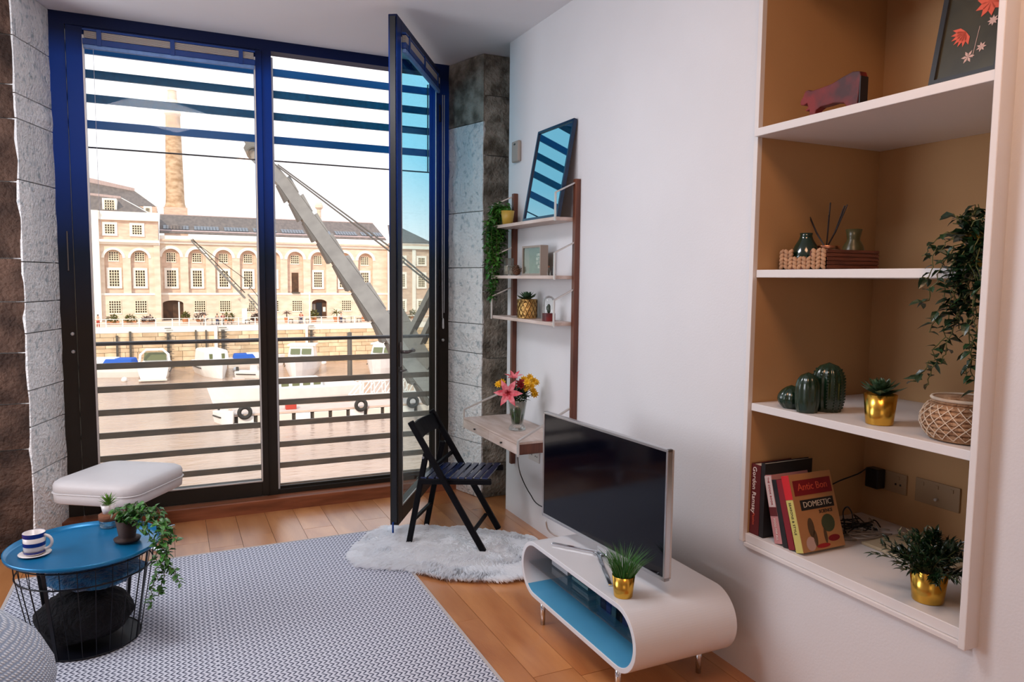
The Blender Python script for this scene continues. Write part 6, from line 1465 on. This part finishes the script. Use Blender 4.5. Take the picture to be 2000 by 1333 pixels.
# near pontoon
pa_ = atz(458, 829, WZ); PY = pa_.y; pend = aty(870, 820, PY).x
pt = thing('pontoon', 'near wooden pontoon deck on white floats crossing the right pane', 'pontoon', (pa_.x, PY, WZ))
MB().box(pa_.x, pend, PY-.3, PY+3.0, WZ+.75, WZ+.95).build('deck', M['pontoon'], pt)
NF = 12
for k in range(NF):
    x = pa_.x+.3+k*(pend-pa_.x)/NF; MB().box(x, x+(pend-pa_.x)/NF*.80, PY-.35, PY+2.9, WZ-.2, WZ+.72).build('float', M['boat_shade'] if k % 3 else M['boat_white'], pt, bevel=.05)
MB().box(pa_.x, pend, PY-.1, PY+.2, WZ+.1, WZ+.74).build('float_frame', M['rope_dark'], pt)
for i, (px, lab) in enumerate(((478, 'dark round tyre fender at left end of the pontoon'), (705, 'dark round tyre fender on the pontoon left of the open door'), (806, 'dark round tyre fender on the pontoon seen through door glass'))):
    x = aX(px, PY-.5, 800); zc2 = WZ+1.15; o = MB().tube([Vector((x+.50*math.cos(a), PY-.55, zc2+.50*math.sin(a))) for a in [2*PI*k/20 for k in range(21)]], .19, 8, cap=False).build('tyre_fender', M['tyre'], None, smooth=True, org=(x, PY-.55, WZ)); tag(o, lab, 'fender')
x = aX(568, PY+1, 800); o = MB().box(x-.5, x+.5, PY+.6, PY+1.4, WZ+.951, WZ+1.6).build('red_crate', M['cl_red'], None, bevel=.03, org=(x, PY+1, WZ+.95)); tag(o, 'small red crate on the pontoon deck beside window mullion', 'crate')
# white lattice gangway
GY = PY+5.2; gw = thing('gangway', 'white lattice truss gangway rising behind the pontoon to the right', 'gangway', tuple(aty(690, 775, GY)))
b0, b1, t0_, t1_ = aty(686, 776, GY), aty(880, 764, GY), aty(700, 747, GY), aty(880, 734, GY)
for dy in (0, 1.4):
    m = MB(); D_ = Vector((0, dy, 0)); m.bar(b0+D_, b1+D_, .14, .14).bar(t0_+D_, t1_+D_, .12, .12)
    m.build('chord', M['boat_white'], gw)
    for k in range(9):
        a, b = k/9, (k+1)/9; q = MB(); q.bar(b0.lerp(b1, a)+D_, t0_.lerp(t1_, (a+b)/2)+D_, .10, .10, up=(0,1,0)); q.bar(t0_.lerp(t1_, (a+b)/2)+D_, b0.lerp(b1, b)+D_, .10, .10, up=(0,1,0)); q.build('diagonal', M['boat_white'], gw)
MB().box(b0.x, b0.x+.1, GY, GY+1.4, b0.z, b0.z+.1).build('end_plate', M['boat_white'], gw)
MB().add([b0+Vector((0,.1,.05)), b1+Vector((0,.1,.05)), b1+Vector((0,1.3,.05)), b0+Vector((0,1.3,.05))], [(0,1,2,3)]).build('walkway', M['boat_shade'], gw, solid=.1)
MB().box(b0.x+.1, b0.x+.5, GY+.3, GY+.9, WZ+.0, b0.z).build('support_leg', M['galv'], gw)

# ================================================================== CRANES
kr = thing('dockside_crane', 'large pale grey steel crane boom slanting across the right window pane', 'crane', tuple(aty(862, 900, 36)))
def cpt(px, py):          # the boom lies in a vertical plane, head further away than foot
    t = (px-480)/(862-480); return aty(px, py, 58-22*t)
bp_ = [(489, 283, 7), (548, 352, 11), (600, 425, 12), (660, 507, 13), (740, 618, 16), (800, 695, 24), (862, 770, 28)]
cen = [cpt(x, y) for x, y, _ in bp_]; out = []
mm = MB(); vs = []
for i, (x, y, h_) in enumerate(bp_):
    a = bp_[max(0, i-1)]; b = bp_[min(len(bp_)-1, i+1)]; dx, dy = b[0]-a[0], b[1]-a[1]; q = math.hypot(dx, dy); nx_, ny_ = dy/q, -dx/q
    u = cpt(x+nx_*h_, y+ny_*h_); l = cpt(x-nx_*h_, y-ny_*h_); u.y = l.y = cen[i].y
    u = aty(x+nx_*h_, y+ny_*h_, cen[i].y); l = aty(x-nx_*h_, y-ny_*h_, cen[i].y)
    for dy_ in (-.45, .45): vs += [u+Vector((0,dy_,0)), l+Vector((0,dy_,0))]
fs = []
for i in range(1, len(bp_)-1):
    a = i*4; b = a+4; fs += [(a, b, b+1, a+1), (a+2, a+3, b+3, b+2), (a, a+2, b+2, b), (a+1, b+1, b+3, a+3)]
fs += [(4, 5, 7, 6)]
mm.add(vs, fs).build('boom', M['crane'], kr, fix=True)
for i in range(1, 6):     # stepped flange plates on both edges
    for side in (0, 1):
        p = vs[i*4+side]; q = vs[(i+1)*4+side]; o_ = (vs[i*4+side]-vs[i*4+1-side]).normalized()
        for k, (s0, s1) in enumerate(((.04, .46), (.54, .96))):
            a = p.lerp(q, s0)+o_*.02; b = p.lerp(q, s1)+o_*.02; w0, w1 = (.05, .25) if side else (.22, .05)
            MB().add([a, b, b+o_*w1, a+o_*w0]+[v_+Vector((0,.9,0)) for v_ in (a, b, b+o_*w1, a+o_*w0)], [(0,1,2,3),(7,6,5,4),(3,2,6,7),(0,3,7,4),(1,5,6,2),(0,4,5,1)]).build('flange_plate', M['crane_dark'] if side else M['crane'], kr, fix=True)
hd_ = cpt(489, 283); s_ = .042*hd_.y/1.0/58*58
def hp_(px, py, dy=0): return aty(px, py, hd_.y+dy)
MB().prism([(0,0)], (0,0,0), (1,0,0), (0,0,1), (0,1,0), 1) if False else None
hpoly = [hp_(486, 262), hp_(506, 283), hp_(520, 322), hp_(500, 318), hp_(484, 306), hp_(476, 288), hp_(480, 280), hp_(474, 270)]
n_ = len(hpoly); MB().add(hpoly+[v_+Vector((0,.25,0)) for v_ in hpoly], [tuple(range(n_))[::-1], tuple(range(n_, 2*n_))]+[(i, (i+1)%n_, n_+(i+1)%n_, n_+i) for i in range(n_)]).build('head_plate', M['crane'], kr, fix=True)
MB().add([vs[4], vs[5], hp_(484, 306), hp_(504, 281), vs[6], vs[7], hp_(484,306,.6), hp_(504,281,.6)], [(0,1,2,3),(7,6,5,4),(0,3,7,4),(1,5,6,2)]).build('boom_tip', M['crane'], kr, fix=True)
sc3 = hp_(496, 300, -.25); MB().tube([sc3+Vector((.42*math.cos(2*PI*k/24), 0, .42*math.sin(2*PI*k/24))) for k in range(25)], .10, 6, cap=False).build('sheave', M['crane_dark'], kr, smooth=True)
for o2 in (0, 5): MB().tube([cpt(538+o2, 322), cpt(760+o2, 490-o2), cpt(866, 575-o2)], .05, 6).build('boom_tie', M['crane_dark'], kr)
for (a, b) in (((800, 655), (880, 500)), ((824, 668), (890, 530))): MB().bar(cpt(*a), cpt(*b), .35, .35).build('strut', M['crane'], kr)
MB().add([cpt(786, 600), cpt(845, 700), cpt(835, 722), cpt(786, 680)]+[cpt(x, y)+Vector((0,.5,0)) for x, y in ((786,600),(845,700),(835,722),(786,680))], [(0,3,2,1),(4,5,6,7),(0,1,5,4),(1,2,6,5),(2,3,7,6),(3,0,4,7)]).build('gusset_plate', M['crane'], kr, fix=True)
ft = cpt(868, 770); MB().box(ft.x+.2, ft.x+3.2, ft.y-1, ft.y+2, WZ-1, ft.z+4).build('pedestal', M['crane_dark'], kr)
MB().box(ft.x-.8, ft.x+4.2, ft.y-2, ft.y+3, WZ-1, WZ+1).build('footing', M['peach_stone'], kr)
# small far crane on the quay
SY_ = 128.6; sk_ = thing('quay_crane', 'small old crane with thin lattice jib and white column on far quay', 'crane', (aX(479, SY_, 630), SY_, QZ))
def sp_(px, py, dy=0): return aty(px, py, SY_+dy)
x = aX(477.5, SY_, 615); wv_ = 4.2*SY_/1330; MB().box(x-wv_, x+wv_, SY_-.4, SY_+.4, QZ, FZ(478, 603, SY_)).build('column', M['boat_white'], sk_, bevel=.05)
MB().add([sp_(472,603),sp_(484,603),sp_(490,585),sp_(486,566),sp_(473,568),sp_(470,585)]+[sp_(a_, b_2, 1.0) for a_, b_2 in ((472,603),(484,603),(490,585),(486,566),(473,568),(470,585))], [(0,1,2,3,4,5),(11,10,9,8,7,6)]+[(i,(i+1)%6,6+(i+1)%6,6+i) for i in range(6)]).build('cab', M['cream_stone'], sk_, fix=True)
for a, b, w_ in (((373,470),(420,520),.20),((420,520),(478,582),.34),((376,467),(478,572),.14),((373,468),(492,555),.10),((492,555),(486,566),.2),((484,575),(512,606),.22),((488,560),(514,592),.10),((486,585),(508,612),.16)): MB().bar(sp_(*a), sp_(*b), w_, w_).build('jib_member', M['crane'] if w_ > .15 else M['rope_dark'], sk_)
for k in range(9):
    t = k/9; p = Vector((373+105*t, 470+112*t)); q = Vector((376+102*(t+.05), 467+105*(t+.05))); MB().bar(sp_(*p), sp_(*q), .10, .10).build('jib_brace', M['rope_dark'], sk_)
# slim flag / light poles on the quay
for i, (px, y0, lab) in enumerate(((350, 590, 'slim pale pole in front of the arched gateway'), (605, 570, 'slim pale pole left of the cafe entrance'), (539.5, 600, 'slim pale pole beside mullion on the far quay'))):
    x = aX(px, 123, 610); o = MB().tube([(x, 123, QZ), (x, 123, aty(px, y0, 123).z)], .10, 8).build('light_pole', M['pale_stone'], None, org=(x, 123, QZ)); tag(o, lab, 'pole')
